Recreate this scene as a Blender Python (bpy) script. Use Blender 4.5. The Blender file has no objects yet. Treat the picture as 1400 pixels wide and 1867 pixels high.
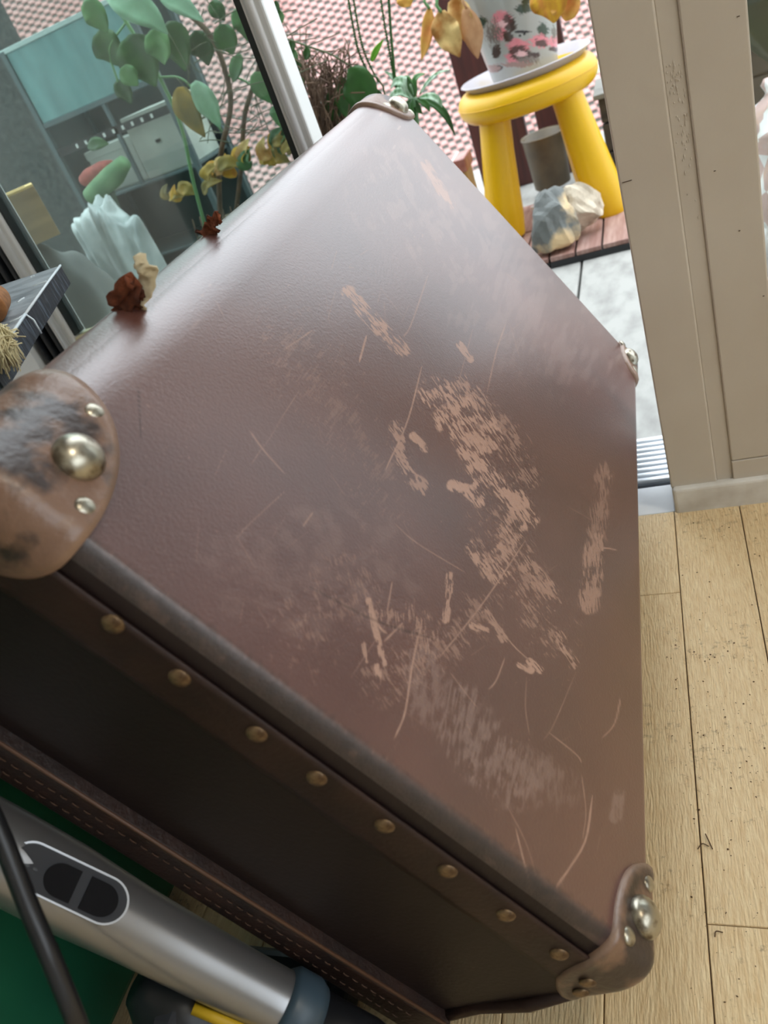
import bpy, bmesh, math, random
import numpy as np
from mathutils import Matrix, Vector
random.seed(7); np.random.seed(7)
S = bpy.context.scene
COL = S.collection
# ------------------------------------------------------------------ camera
FPX = 1416.0; CX, CY = 700.0, 933.5; CAMH = 0.56
M = np.array([[0.91392252, -0.12737989, -0.38538291],      # camera (right, down, forward) -> world
              [0.23438642, -0.60954363, 0.75731075],
              [-0.33137386, -0.78245187, -0.52721953]])
CAM = np.array([0.0, 0.0, CAMH])
cd = bpy.data.cameras.new('camera'); cam = bpy.data.objects.new('camera', cd); COL.objects.link(cam)
cd.sensor_fit = 'VERTICAL'; cd.sensor_height = 36.0; cd.lens = 36.0 * FPX / 1867.0
cd.clip_start = 0.02; cd.clip_end = 200
R3 = np.stack([M[:, 0], -M[:, 1], -M[:, 2]], axis=1)
m4 = Matrix([list(R3[i]) + [float(CAM[i])] for i in range(3)] + [[0, 0, 0, 1]])
cam.matrix_world = m4
cd.dof.use_dof = True; cd.dof.focus_distance = 0.62; cd.dof.aperture_fstop = 10.0
S.camera = cam
# ------------------------------------------------------------------ world: overcast sky
w = bpy.data.worlds.new('overcast'); S.world = w; w.use_nodes = True
bg = w.node_tree.nodes['Background']; bg.inputs[0].default_value = (0.86, 0.94, 1.0, 1)
wn = w.node_tree.nodes; wl = w.node_tree.links                       # overcast sky: brighter towards the zenith, even in every direction
wg = wn.new('ShaderNodeNewGeometry'); wz = wn.new('ShaderNodeSeparateXYZ'); wl.new(wg.outputs['Incoming'], wz.inputs[0])
w1_ = wn.new('ShaderNodeMath'); w1_.operation = 'MULTIPLY'; w1_.inputs[1].default_value = -1.0; w1_.use_clamp = True; wl.new(wz.outputs['Z'], w1_.inputs[0])
w2_ = wn.new('ShaderNodeMath'); w2_.operation = 'MULTIPLY_ADD'; w2_.inputs[1].default_value = 2.7; w2_.inputs[2].default_value = 1.3; wl.new(w1_.outputs[0], w2_.inputs[0]); wl.new(w2_.outputs[0], bg.inputs[1])
S.view_settings.view_transform = 'Standard'; S.view_settings.look = 'None'
S.view_settings.gamma = 1.0; S.view_settings.exposure = 0.5; S.view_settings.use_curve_mapping = False

# ------------------------------------------------------------------ helpers
def ray(px, py): return M @ np.array([px - CX, py - CY, FPX])
def aty(px, py, y): r = ray(px, py); return CAM + r * (y / r[1])
def atz(px, py, z): r = ray(px, py); return CAM + r * ((z - CAMH) / r[2])
def atd(px, py, d): r = ray(px, py); return CAM + r / np.linalg.norm(r) * d
def proj(P):
    c = (np.asarray(P) - CAM) @ M
    return CX + FPX * c[..., 0] / c[..., 2], CY + FPX * c[..., 1] / c[..., 2]

def link(o, parent=None):
    COL.objects.link(o)
    if parent is not None: o.parent = parent
    return o
def mesh(name, v, f, mat, parent=None, smooth=False):
    me = bpy.data.meshes.new(name)
    me.from_pydata([tuple(map(float, p)) for p in v], [], [tuple(map(int, q)) for q in f]); me.validate()
    if smooth: me.shade_smooth()
    if mat: me.materials.append(mat)
    return link(bpy.data.objects.new(name, me), parent)
def inst(o, name, parent, mw=None, loc=None):
    c = bpy.data.objects.new(name, o.data); link(c, parent)
    if mw is not None: c.matrix_local = mw
    if loc is not None: c.location = loc
    return c
def tag(o, label=None, cat=None, group=None, kind=None):
    if label: o['label'] = label
    if cat: o['category'] = cat
    if group: o['group'] = group
    if kind: o['kind'] = kind
    return o
def empty(name, loc=(0, 0, 0)):
    o = bpy.data.objects.new(name, None); o.empty_display_size = 0.02; o.location = loc; COL.objects.link(o); return o
def bm_obj(name, bm, mat, parent=None, smooth=False):
    me = bpy.data.meshes.new(name); bm.normal_update(); bm.to_mesh(me); bm.free()
    if smooth: me.shade_smooth()
    me.materials.append(mat); return link(bpy.data.objects.new(name, me), parent)
def box(name, lo, hi, mat, parent=None, bev=0.0, seg=2, off=(0, 0, 0)):
    bm = bmesh.new(); lo = np.array(lo, float) - off; hi = np.array(hi, float) - off
    r = bmesh.ops.create_cube(bm, size=1)
    for v in r['verts']: v.co = Vector([lo[i] + (v.co[i] + .5) * (hi[i] - lo[i]) for i in range(3)])
    if bev: bmesh.ops.bevel(bm, geom=bm.edges[:], offset=bev, segments=seg, profile=.5, affect='EDGES')
    return bm_obj(name, bm, mat, parent, smooth=False)
def tube_data(pts, rad, n=8):
    pts = np.array(pts, float); N = len(pts)
    rad = np.ones(N) * rad if np.isscalar(rad) else np.array(rad)
    T = np.gradient(pts, axis=0); T /= np.linalg.norm(T, axis=1)[:, None] + 1e-12
    ref = np.array([0, 0, 1.0]) if abs(T[0, 2]) < .9 else np.array([1.0, 0, 0])
    v = []; f = []
    a = np.cross(T[0], ref); a /= np.linalg.norm(a)
    for i in range(N):
        a = a - T[i] * (a @ T[i]); a /= np.linalg.norm(a); b = np.cross(T[i], a)
        for k in range(n):
            t = 2 * math.pi * k / n; v.append(pts[i] + rad[i] * (math.cos(t) * a + math.sin(t) * b))
    for i in range(N - 1):
        for k in range(n): f.append((i * n + k, i * n + (k + 1) % n, (i + 1) * n + (k + 1) % n, (i + 1) * n + k))
    f.append(tuple(range(n - 1, -1, -1))); f.append(tuple((N - 1) * n + k for k in range(n)))
    return v, f
def tube(name, pts, rad, mat, parent=None, n=8, off=(0, 0, 0)):
    v, f = tube_data(np.array(pts) - np.array(off), rad, n); return mesh(name, v, f, mat, parent, True)
def spline(pts, n=24):
    P = np.array(pts, float); P = np.vstack([2 * P[0] - P[1], P, 2 * P[-1] - P[-2]]); out = []
    k = len(P) - 3
    for t in np.linspace(0, k - 1e-6, n):
        i = int(t); u = t - i; a, b, c, d = P[i:i + 4]
        out.append(.5 * (2 * b + (c - a) * u + (2 * a - 5 * b + 4 * c - d) * u * u + (3 * b - a - 3 * c + d) * u ** 3))
    return np.array(out)
def lathe(name, prof, mat, parent=None, n=40, loc=(0, 0, 0), axis=None, smooth=True):
    v = []; f = []
    for (r, z) in prof:
        for k in range(n):
            t = 2 * math.pi * k / n; v.append((r * math.cos(t), r * math.sin(t), z))
    for i in range(len(prof) - 1):
        for k in range(n): f.append((i * n + k, i * n + (k + 1) % n, (i + 1) * n + (k + 1) % n, (i + 1) * n + k))
    if prof[0][0] > 1e-6: f.append(tuple(range(n - 1, -1, -1)))
    if prof[-1][0] > 1e-6: f.append(tuple((len(prof) - 1) * n + k for k in range(n)))
    o = mesh(name, v, f, mat, parent, smooth); o.location = loc; return o
def join_data(parts):
    v = []; f = []; o = 0
    for a, b in parts:
        v += list(a); f += [tuple(i + o for i in q) for q in b]; o += len(a)
    return v, f
def leaf_data(mid, width, face, fold=.25, cols=5, wav=0.0, seed=0, tip=.0):
    """a curved blade: midrib points, half-width, the way its upper side faces"""
    rng = np.random.RandomState(seed)
    P = spline(mid, 14); N = len(P); T = np.gradient(P, axis=0); T /= np.linalg.norm(T, axis=1)[:, None]
    face = np.array(face, float); v = []; f = []
    ph = rng.rand() * 6
    for i in range(N):
        t = i / (N - 1); wd = width * (math.sin(math.pi * min(1, (t * .93 + .05)) ** .8) + tip * .2)
        s = np.cross(T[i], face); s /= np.linalg.norm(s) + 1e-9; nn = np.cross(s, T[i])
        for k in range(cols):
            q = -1 + 2 * k / (cols - 1)
            v.append(P[i] + s * q * wd + nn * (fold * wd * abs(q) + wav * wd * math.sin(t * 14 + q * 2 + ph) * abs(q)))
    for i in range(N - 1):
        for k in range(cols - 1): a = i * cols + k; f.append((a, a + 1, a + cols + 1, a + cols))
    return v, f
def leaf(name, mid, width, face, mat, parent, off=(0, 0, 0), **k):
    v, f = leaf_data(np.array(mid) - np.array(off), width, face, **k)
    o = mesh(name, v, f, mat, parent, True)
    md = o.modifiers.new('s', 'SOLIDIFY'); md.thickness = .0006
    return o
# value noise
def _h(ix, iy, s):
    n = (ix.astype(np.int64) * 374761393 + iy.astype(np.int64) * 668265263 + s * 982451653) & 0x7fffffff
    n = ((n ^ (n >> 13)) * 1274126177) & 0x7fffffff
    return ((n ^ (n >> 16)) & 0xffff) / 65535.0
def vn(x, y, s=0):
    ix = np.floor(x); iy = np.floor(y); fx = x - ix; fy = y - iy
    fx = fx * fx * (3 - 2 * fx); fy = fy * fy * (3 - 2 * fy)
    a = _h(ix, iy, s); b = _h(ix + 1, iy, s); c = _h(ix, iy + 1, s); d = _h(ix + 1, iy + 1, s)
    return (a * (1 - fx) + b * fx) * (1 - fy) + (c * (1 - fx) + d * fx) * fy
def fbm(x, y, s=0, o=3):
    r = 0; a = .5; t = 0
    for i in range(o): r = r + a * vn(x * 2 ** i, y * 2 ** i, s + i); t += a; a *= .5
    return r / t
def sstep(a, b, x): t = np.clip((x - a) / (b - a), 0, 1); return t * t * (3 - 2 * t)
def srgb(r, g, b):
    f = lambda c: (c / 255 / 12.92) if c <= 10 else ((c / 255 + .055) / 1.055) ** 2.4
    return (f(r), f(g), f(b))
# materials -----------------------------------------------------------------
def mat(name, col, rough=.5, metal=0.0, col2=None, scale=20.0, stretch=(1, 1, 1), bump=0.0, bscale=None, detail=4.0, lo=.35, hi=.65, spec=.5, coat=0.0, trans=0.0, sss=0.0):
    m = bpy.data.materials.new(name); m.use_nodes = True; nt = m.node_tree; N = nt.nodes; L = nt.links
    b = N['Principled BSDF']; b.inputs['Base Color'].default_value = (*col, 1); b.inputs['Roughness'].default_value = rough
    b.inputs['Metallic'].default_value = metal; b.inputs['Specular IOR Level'].default_value = spec
    b.inputs['Coat Weight'].default_value = coat; b.inputs['Coat Roughness'].default_value = .15
    b.inputs['Transmission Weight'].default_value = trans
    if sss: b.inputs['Subsurface Weight'].default_value = sss; b.inputs['Subsurface Radius'].default_value = (.01, .01, .005)
    tc = N.new('ShaderNodeTexCoord'); mp = N.new('ShaderNodeMapping'); mp.inputs['Scale'].default_value = stretch
    L.new(tc.outputs['Object'], mp.inputs[0])
    if col2 is not None:
        t = N.new('ShaderNodeTexNoise'); t.inputs['Scale'].default_value = scale; t.inputs['Detail'].default_value = detail
        L.new(mp.outputs[0], t.inputs['Vector'])
        r = N.new('ShaderNodeMapRange'); r.inputs['From Min'].default_value = lo; r.inputs['From Max'].default_value = hi
        L.new(t.outputs['Fac'], r.inputs['Value'])
        x = N.new('ShaderNodeMix'); x.data_type = 'RGBA'; x.inputs['A'].default_value = (*col, 1); x.inputs['B'].default_value = (*col2, 1)
        L.new(r.outputs[0], x.inputs['Factor']); L.new(x.outputs['Result'], b.inputs['Base Color'])
    if bump:
        t2 = N.new('ShaderNodeTexNoise'); t2.inputs['Scale'].default_value = bscale or scale; t2.inputs['Detail'].default_value = 5
        L.new(mp.outputs[0], t2.inputs['Vector'])
        bp = N.new('ShaderNodeBump'); bp.inputs['Strength'].default_value = bump; bp.inputs['Distance'].default_value = .002
        L.new(t2.outputs['Fac'], bp.inputs['Height']); L.new(bp.outputs[0], b.inputs['Normal'])
    return m
def attr_mix(m, attr, col, fac=1.0, rough=None):
    """blend a colour in where the mesh's own attribute says the surface is worn or stained"""
    nt = m.node_tree; N = nt.nodes; L = nt.links; b = N['Principled BSDF']
    a = N.new('ShaderNodeAttribute'); a.attribute_name = attr
    x = N.new('ShaderNodeMix'); x.data_type = 'RGBA'; x.inputs['B'].default_value = (*col, 1)
    s = b.inputs['Base Color']
    if s.is_linked: L.new(s.links[0].from_socket, x.inputs['A'])
    else: x.inputs['A'].default_value = s.default_value
    mu = N.new('ShaderNodeMath'); mu.operation = 'MULTIPLY'; mu.inputs[1].default_value = fac; L.new(a.outputs['Fac'], mu.inputs[0])
    L.new(mu.outputs[0], x.inputs['Factor']); L.new(x.outputs['Result'], s)
    if rough is not None:
        r = N.new('ShaderNodeMix'); r.data_type = 'FLOAT'; r.inputs['B'].default_value = rough
        rs = b.inputs['Roughness']
        if rs.is_linked: L.new(rs.links[0].from_socket, r.inputs['A'])
        else: r.inputs['A'].default_value = rs.default_value
        L.new(mu.outputs[0], r.inputs['Factor']); L.new(r.outputs['Result'], rs)
def glass_mat(name, col, refl=.12, rough=.02, haze=0.0):
    m = bpy.data.materials.new(name); m.use_nodes = True; N = m.node_tree.nodes; L = m.node_tree.links
    N.remove(N['Principled BSDF']); o = N['Material Output']
    t = N.new('ShaderNodeBsdfTransparent'); t.inputs[0].default_value = (*col, 1)
    g = N.new('ShaderNodeBsdfGlossy'); g.inputs['Roughness'].default_value = rough
    fr = N.new('ShaderNodeFresnel'); fr.inputs[0].default_value = 1.45
    ad = N.new('ShaderNodeMath'); ad.operation = 'MULTIPLY_ADD'; ad.inputs[1].default_value = 1.0; ad.inputs[2].default_value = refl * .3; L.new(fr.outputs[0], ad.inputs[0])
    x = N.new('ShaderNodeMixShader'); L.new(ad.outputs[0], x.inputs[0]); L.new(t.outputs[0], x.inputs[1]); L.new(g.outputs[0], x.inputs[2])
    last = x.outputs[0]
    if haze:
        d = N.new('ShaderNodeBsdfDiffuse'); d.inputs[0].default_value = (.75, .8, .8, 1)
        tx = N.new('ShaderNodeTexNoise'); tx.inputs['Scale'].default_value = 6; tx.inputs['Detail'].default_value = 6
        mr = N.new('ShaderNodeMapRange'); mr.inputs['From Min'].default_value = .4; mr.inputs['From Max'].default_value = .75; mr.inputs['To Max'].default_value = haze
        L.new(tx.outputs['Fac'], mr.inputs['Value'])
        y = N.new('ShaderNodeMixShader'); L.new(mr.outputs[0], y.inputs[0]); L.new(last, y.inputs[1]); L.new(d.outputs[0], y.inputs[2]); last = y.outputs[0]
    L.new(last, o.inputs[0]); return m

WHITE = mat('white_paint', (.78, .77, .74), .45, col2=(.7, .69, .65), scale=6)
PLASTER = mat('plaster', (.8, .78, .74), .8)
POSTM = mat('cream_gloss_paint', srgb(204, 196, 184), .38, col2=srgb(194, 184, 170), scale=5, bump=.25, bscale=60)
WOOD = mat('blond_floor_wood', srgb(240, 216, 172), .34, col2=srgb(222, 190, 142), scale=60, stretch=(6, .9, 6), bump=.7, bscale=110, lo=.3, hi=.75)
def add_dirt(m, col, scale, lo, hi, amt):
    N_ = m.node_tree.nodes; L_ = m.node_tree.links; b_ = N_['Principled BSDF']; g_ = N_.new('ShaderNodeNewGeometry')
    t1 = N_.new('ShaderNodeTexNoise'); t1.inputs['Scale'].default_value = scale; t1.inputs['Detail'].default_value = 8; t1.inputs['Roughness'].default_value = .75; L_.new(g_.outputs['Position'], t1.inputs['Vector'])
    t2 = N_.new('ShaderNodeTexNoise'); t2.inputs['Scale'].default_value = 9; t2.inputs['Detail'].default_value = 2; L_.new(g_.outputs['Position'], t2.inputs['Vector'])
    ad = N_.new('ShaderNodeMath'); ad.operation = 'MULTIPLY_ADD'; ad.inputs[1].default_value = .45; L_.new(t2.outputs['Fac'], ad.inputs[0]); L_.new(t1.outputs['Fac'], ad.inputs[2])
    r_ = N_.new('ShaderNodeMapRange'); r_.inputs['From Min'].default_value = lo; r_.inputs['From Max'].default_value = hi; r_.inputs['To Max'].default_value = amt; L_.new(ad.outputs[0], r_.inputs['Value'])
    x_ = N_.new('ShaderNodeMix'); x_.data_type = 'RGBA'; x_.inputs['B'].default_value = (*col, 1); L_.new(b_.inputs['Base Color'].links[0].from_socket, x_.inputs['A']); L_.new(r_.outputs[0], x_.inputs['Factor']); L_.new(x_.outputs['Result'], b_.inputs['Base Color'])
add_dirt(WOOD, srgb(120, 92, 60), 120, .80, .95, .75)
ALU = mat('brushed_aluminium', (.75, .78, .82), .32, 1.0)
ALUW = mat('white_sill_metal', (.8, .82, .84), .4, col2=(.7, .72, .75), scale=25)
BLACKR = mat('black_rubber', (.008, .009, .012), .45)
# ------------------------------------------------------------------ setting: room
YT = 0.728                 # inner face of the threshold line
YG = 0.97                  # plane of the sliding glass leaf
floor = tag(box('floor', (-1.8, -2.6, -.06), (2.0, YT, -.006), mat('subfloor', srgb(120, 92, 60), .6)), 'pale blond strip wood floor with crumbs inside the doorway', 'floor', kind='structure')
PW = .066; x0 = -.038
def plank(xa, xb, ya, yb):
    bm = bmesh.new(); r = bmesh.ops.create_cube(bm, size=1)
    for v in r['verts']: v.co = Vector((( v.co.x) * (xb - xa - .0009), v.co.y * (yb - ya - .0007), v.co.z * .006))
    bmesh.ops.bevel(bm, geom=[e for e in bm.edges if all(q.co.z > 0 for q in e.verts)], offset=.0005, segments=1, affect='EDGES')
    o = bm_obj('floor_plank', bm, WOOD, floor); o.location = ((xa + xb) / 2, (ya + yb) / 2, -.003)
yA = float(atz(1200, 1083, 0)[1]); yB = float(atz(1340, 1688, 0)[1])
for i in range(-13, 30):
    xa = x0 + i * PW; rng = random.Random(i * 13 + 5)
    cuts = [-2.6]
    if i == -1: base = yA
    elif i == 0: base = yB - .62
    elif i == 1: base = yB
    else: base = rng.uniform(-.1, .6)
    ys = sorted(set([y for k in range(-6, 4) for y in [base + k * .62] if -2.5 < y < YT - .02]))
    pts = [-2.6] + ys + [YT]
    for a, b in zip(pts[:-1], pts[1:]):
        if b < -.9 and not (-5 < i < 12): continue
        plank(xa, xa + PW, a, b)
# crumbs and dirt specks on the floor
CR = mat('crumb_dirt', srgb(92, 66, 42), .9); parts = []
for k in range(430):
    if k < 250: px, py = random.uniform(1175, 1400), random.gauss(1190, 120)
    else: px, py = random.uniform(1180, 1400), random.uniform(950, 1867)
    if not (950 < py < 1867): continue
    c = atz(px, py, .0006); r = random.choice([.0003, .0003, .0004, .0005, .0006, .0010]); a = random.uniform(0, 6.3); q = random.uniform(.4, 1)
    if c[0] < -.055: continue
    d = np.array([math.cos(a), math.sin(a), 0]) * r; e = np.array([-math.sin(a), math.cos(a), 0]) * r * q; u = np.array([0, 0, r * .6])
    parts.append(([c + d, c + e, c - d, c - e, c + u, c - u * .5], [(0, 1, 4), (1, 2, 4), (2, 3, 4), (3, 0, 4), (1, 0, 5), (2, 1, 5), (3, 2, 5), (0, 3, 5)]))
for path in [[(1286, 1520), (1293, 1535), (1299, 1548)], [(1272, 1548), (1280, 1538), (1292, 1543)], [(1303, 1708), (1305, 1698), (1318, 1700)]]:
    parts.append(tube_data(spline([atz(*p, .0012) for p in path], 8), .0004, 5))
v, f = join_data(parts); tag(mesh('crumbs', v, f, CR, floor), kind='stuff')
# walls and ceiling (the room behind the camera)
tag(box('wall_back', (-1.8, -2.7, 0), (2.0, -2.6, 2.4), PLASTER), 'plain white plaster wall behind the viewer', 'wall', kind='structure')
tag(box('wall_left', (-1.9, -2.7, 0), (-1.8, 1.02, 2.4), PLASTER), 'plain white plaster side wall left of green cabinet', 'wall', kind='structure')
wr = tag(box('wall_right', (2.0, -2.7, 0), (2.1, 1.02, .75), PLASTER), 'plain white plaster side wall to the right', 'wall', kind='structure')
box('wall_above', (2.0, -2.7, 2.1), (2.1, 1.02, 2.4), PLASTER, wr); box('wall_pier', (2.0, -2.7, .75), (2.1, -2.0, 2.1), PLASTER, wr); box('wall_pier', (2.0, .3, .75), (2.1, 1.02, 2.1), PLASTER, wr)  # opening between the piers is an unseen window added for more daylight
tag(box('ceiling', (-1.9, -2.7, 2.4), (2.1, 1.02, 2.5), PLASTER), 'white plaster ceiling of the room', 'ceiling', kind='structure')
wf = tag(box('wall_front', (-1.8, YG - .02, -.02), (-.95, YG + .04, 2.4), mat('bright_white_paint', (.9, .91, .9), .5)), 'white wall beside the dark door jamb, behind the slate board', 'wall', kind='structure')
box('lintel', (-.95, YG - .02, 2.15), (2.0, YG + .04, 2.4), WHITE, wf)
# door post on the right: two boards, a bead between, plinth
pst = tag(empty('trim_1', (.0175, YT, 0)), 'cream painted door post with vertical bead groove', 'door frame', kind='structure')
off = np.array((.0175, YT, 0))
box('board', (-.037, YT + .002, .03), (.0095, YT + .06, 2.4), POSTM, pst, .0016, off=off)
box('board', (.0255, YT + .002, .055), (.0725, YT + .06, 2.4), POSTM, pst, .0016, off=off)
box('board_foot', (.0255, YT + .0015, .03), (.0725, YT + .06, .0545), POSTM, pst, .001, off=off)
box('bead', (.0093, YT + .0040, .03), (.0257, YT + .055, 2.4), POSTM, pst, .001, off=off)
# drips and chips in the paint of the bead
pr = []
for k in range(70):
    z = .44 - abs(random.gauss(0, .05)); x = random.uniform(.0105, .0235); h = random.uniform(.0008, .003)
    c = np.array([x, YT + .0040, z]) - off; d = random.uniform(.0004, .0009)
    pr.append(([c + (-d, 0, 0), c + (d, 0, 0), c + (0, 0, h), c + (0, 0, -h), c + (0, -.0008, 0)], [(0, 2, 4), (2, 1, 4), (1, 3, 4), (3, 0, 4)]))
v, f = join_data(pr); tag(mesh('paint_drips', v, f, POSTM, pst, True), kind='stuff')
SC = mat('scuff_mark', srgb(88, 72, 58), .8)
for (px, py, dx) in [(1143, 331, .004), (1303, 312, .0008), (1346, 30, .001), (1348, 421, .0007), (1392, 540, .0007)]:
    c = aty(px, py, YT + .0014) - off
    box('scuff', c - (dx, .0000, .0003), c + (dx, .0007, .0003), SC, pst)
pl = tag(box('baseboard_front', (-.0365, YT - .004, -.005), (2.0, YT + .06, .032), mat('plinth_paint', srgb(226, 224, 218), .4, col2=srgb(170, 160, 145), scale=22, lo=.45, hi=.85), bev=.004, seg=3), 'white painted plinth board under the door post', 'baseboard', kind='structure')
tag(box('wall_front_low', (.0725, YT + .01, .0), (2.0, YT + .06, .2), WHITE), 'low white wall panel under the right window', 'wall', kind='structure')
wn2 = tag(empty('window_2', (1.0, YT + .04, .2)), 'clear fixed window right of the door post', 'window', kind='structure')
GL2 = glass_mat('clear_glass', (.96, .98, .98), .1)
o2 = np.array((1.0, YT + .04, .2))
box('pane', (.0735, YT + .035, .225), (1.98, YT + .039, 2.14), GL2, wn2, off=o2)
box('sill_rail', (.0735, YT + .02, .2), (1.98, YT + .055, .225), WHITE, wn2, .002, off=o2)
box('head_rail', (.0735, YT + .02, 2.14), (1.98, YT + .055, 2.17), WHITE, wn2, .002, off=o2)
tag(box('wall_front_top', (.0725, YT + .01, 2.17), (2.0, YG + .04, 2.4), WHITE), 'white wall band over the right window', 'wall', kind='structure')
# threshold: flat sill, dark gap, ridged aluminium
th = tag(box('trim_2', (-.95, YT, -.03), (-.037, YT + .052, .0), ALUW, bev=.001), 'white metal door sill with ridged aluminium tread', 'door sill', kind='structure')
box('gap_strip', (-.95, YT + .052, -.03), (.07, YT + .066, -.012), BLACKR, th)
box('tread_plate', (-.95, YT + .066, -.03), (.6, .897, -.006), ALU, th)
rd = None
for k in range(9):
    y = YT + .07 + k * .0108
    if rd is None: rd = box('ridge', (-.95, -.0034, -.006), (.6, .0034, .0), mat('tread_ridge', (.8, .84, .88), .3, .6), th, .0018); rd.location = (0, y, 0)
    else: inst(rd, 'ridge', th, loc=(0, y, 0))
# sliding glass leaf on the left
wn1 = tag(empty('window_1', (-.63, YG, .0)), 'white framed sliding glass leaf behind the suitcase', 'window', kind='structure')
o1 = np.array((-.63, YG, 0))
FRM = mat('white_frame_lacquer', (.74, .74, .72), .3)
DARKF = mat('dark_gasket', srgb(40, 46, 46), .5)
def frame_bar(x0_, x1_):
    box('stile', (x0_, YG - .018, -.0), (x1_, YG + .02, 2.14), FRM, wn1, .003, off=o1)
frame_bar(-.8895, -.8610); frame_bar(-.4035, -.3785)
for x in (-.8760, -.3925):
    tube('stile_bead', [(x, YG - .019, .01), (x, YG - .019, 1.0), (x, YG - .019, 2.13)], .0055, FRM, wn1, 10, off=o1)
box('gasket', (-.4125, YG - .012, .3), (-.4035, YG + .012, 2.12), DARKF, wn1, off=o1)
box('gasket', (-.861, YG - .012, .3), (-.857, YG + .012, 2.12), DARKF, wn1, off=o1)
zr = float(aty(185, 597, YG)[2])
box('bottom_rail', (-.861, YG - .016, zr - .05), (-.4035, YG + .018, zr), mat('cream_rail', srgb(214, 206, 170), .4), wn1, .003, off=o1)
box('kick_panel', (-.861, YG - .008, .0), (-.4035, YG + .01, zr - .05), FRM, wn1, off=o1)
box('top_rail', (-.861, YG - .016, 2.1), (-.4035, YG + .018, 2.14), FRM, wn1, .003, off=o1)
box('pane', (-.861, YG - .003, zr), (-.4035, YG + .001, 2.1), glass_mat('hazy_teal_glass', (.80, .88, .86), .12, haze=.16), wn1, off=o1)  # pane has a teal tint and a patchy pale haze
# black jamb left of the leaf
jm = tag(empty('trim_3', (-.92, YG, 0)), 'black ribbed jamb between white wall and glass leaf', 'door jamb', kind='structure'); oj = np.array((-.92, YG, 0))
box('channel', (-.95, YG + .0, 0), (-.8895, YG + .03, 2.15), BLACKR, jm, off=oj)
for x in (-.937, -.918, -.9): box('rib', (x - .004, YG - .012, 0), (x + .004, YG + .004, 2.15), mat('rib_black', (.02, .022, .026), .35), jm, .002, off=oj)
# unseen round lamp, added to brighten the floor and suitcase face
lamp = tag(empty('added_lamp', (1.15, .15, 2.4)), 'unseen round lamp added to warm and brighten the floor', 'lamp')
lathe('added_lamp_base', [(.17, 0), (.175, -.005), (.175, -.03), (.165, -.035)], WHITE, lamp, 40)
_lm = mat('added_lamp_diffuser', (.9, .85, .75), .4); _b = _lm.node_tree.nodes['Principled BSDF']; _b.inputs['Emission Color'].default_value = (1, .9, .74, 1); _b.inputs['Emission Strength'].default_value = 2.0
lathe('added_lamp_diffuser', [(.0001, -.075), (.06, -.072), (.12, -.06), (.155, -.045), (.163, -.034), (.0001, -.034)], _lm, lamp, 40)
_ld = bpy.data.lights.new('added_lamp_light', 'AREA'); _ld.shape = 'DISK'; _ld.size = .3; _ld.energy = 8.5; _ld.color = (1, .9, .74)
_lo = bpy.data.objects.new('added_lamp_light', _ld); COL.objects.link(_lo); _lo.parent = lamp; _lo.location = (0, 0, -.082)
# ------------------------------------------------------------------ setting: balcony
ZF = -.02
DECK = mat('weathered_white_deck', srgb(168, 167, 162), .7, col2=srgb(132, 130, 126), scale=14, stretch=(2, 1, 1), lo=.42, hi=.78, bump=.2)
bd = tag(box('balcony_floor', (-3.2, .90, -.2), (1.6, 2.75, ZF - .02), mat('balcony_slab', (.03, .03, .03), .9)), 'weathered whitish balcony boards outside the door', 'floor', kind='structure')
gx = float(atz(1058, 500, ZF)[0]); dk = None
for k in range(-21, 13):
    xa = gx + k * .14
    if dk is None:
        dk = box('deck_board', (-.0675, -.925, -.02), (.0675, .925, 0), DECK, bd, .002); dk.location = (xa + .07, 1.825, ZF)
    else: inst(dk, 'deck_board', bd, loc=(xa + .07, 1.825, ZF))
# reddish interlocking wooden tiles under the stool
RED = mat('red_brown_slat', srgb(176, 144, 134), .55, col2=srgb(146, 108, 98), scale=18, stretch=(6, .6, 1), bump=.2)
ZD = .003
yfr = float(atz(1070, 454, ZD)[1])
g1 = float(atz(1052, 430, ZD)[0]); g2 = float(atz(1098, 430, ZD)[0]); sw = g2 - g1
tile_n = 0; sl = None
for tx in range(3):
    for ty in range(2):
        xa = g1 + sw - (tx + 1) * 4 * sw + 4 * sw; xa = g2 + 2 * sw - (tx + 1) * 4 * sw
        ya = yfr + ty * 4.06 * sw; yb = ya + 4 * sw
        lab = [['rightmost front wooden deck tile under the yellow stool\'s right leg', 'rightmost rear wooden deck tile behind the yellow stool'],
               ['front wooden deck tile under the stones and stool\'s left leg', 'rear wooden deck tile under the dull cylindrical pot'],
               ['front wooden deck tile hidden behind the suitcase end', 'rear wooden deck tile beside the red boards']][tx][ty]
        t = tag(empty('deck_tile', (xa + 2 * sw, ya + 2 * sw, ZF)), lab, 'deck tile', 'reddish wooden deck tiles on the balcony')
        b = box('plastic_base', (-2 * sw + .001, -2 * sw, 0), (2 * sw - .001, 2 * sw, .013), mat('tile_base', (.015, .016, .018), .5), t)
        for q in range(4):
            if sl is None: sl = box('slat', (-sw / 2 + .0022, -2 * sw + .002, .013), (sw / 2 - .0022, 2 * sw - .002, .023), RED, t, .0015); c = sl
            else: c = inst(sl, 'slat', t)
            c.location = (-1.5 * sw + q * sw, 0, 0)
# dark pebbled party wall at the left end of the balcony
xw = float(aty(55, 180, 2.3)[0])
PEB = mat('dark_pebbled_render', srgb(72, 76, 74), .9, col2=srgb(40, 46, 46), scale=60, bump=1.0, bscale=120)
tag(box('balcony_wall', (-3.2, 2.3, ZF), (xw, 2.4, 1.0), PEB), 'dark rough rendered balcony wall at far left', 'wall', kind='structure')
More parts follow.
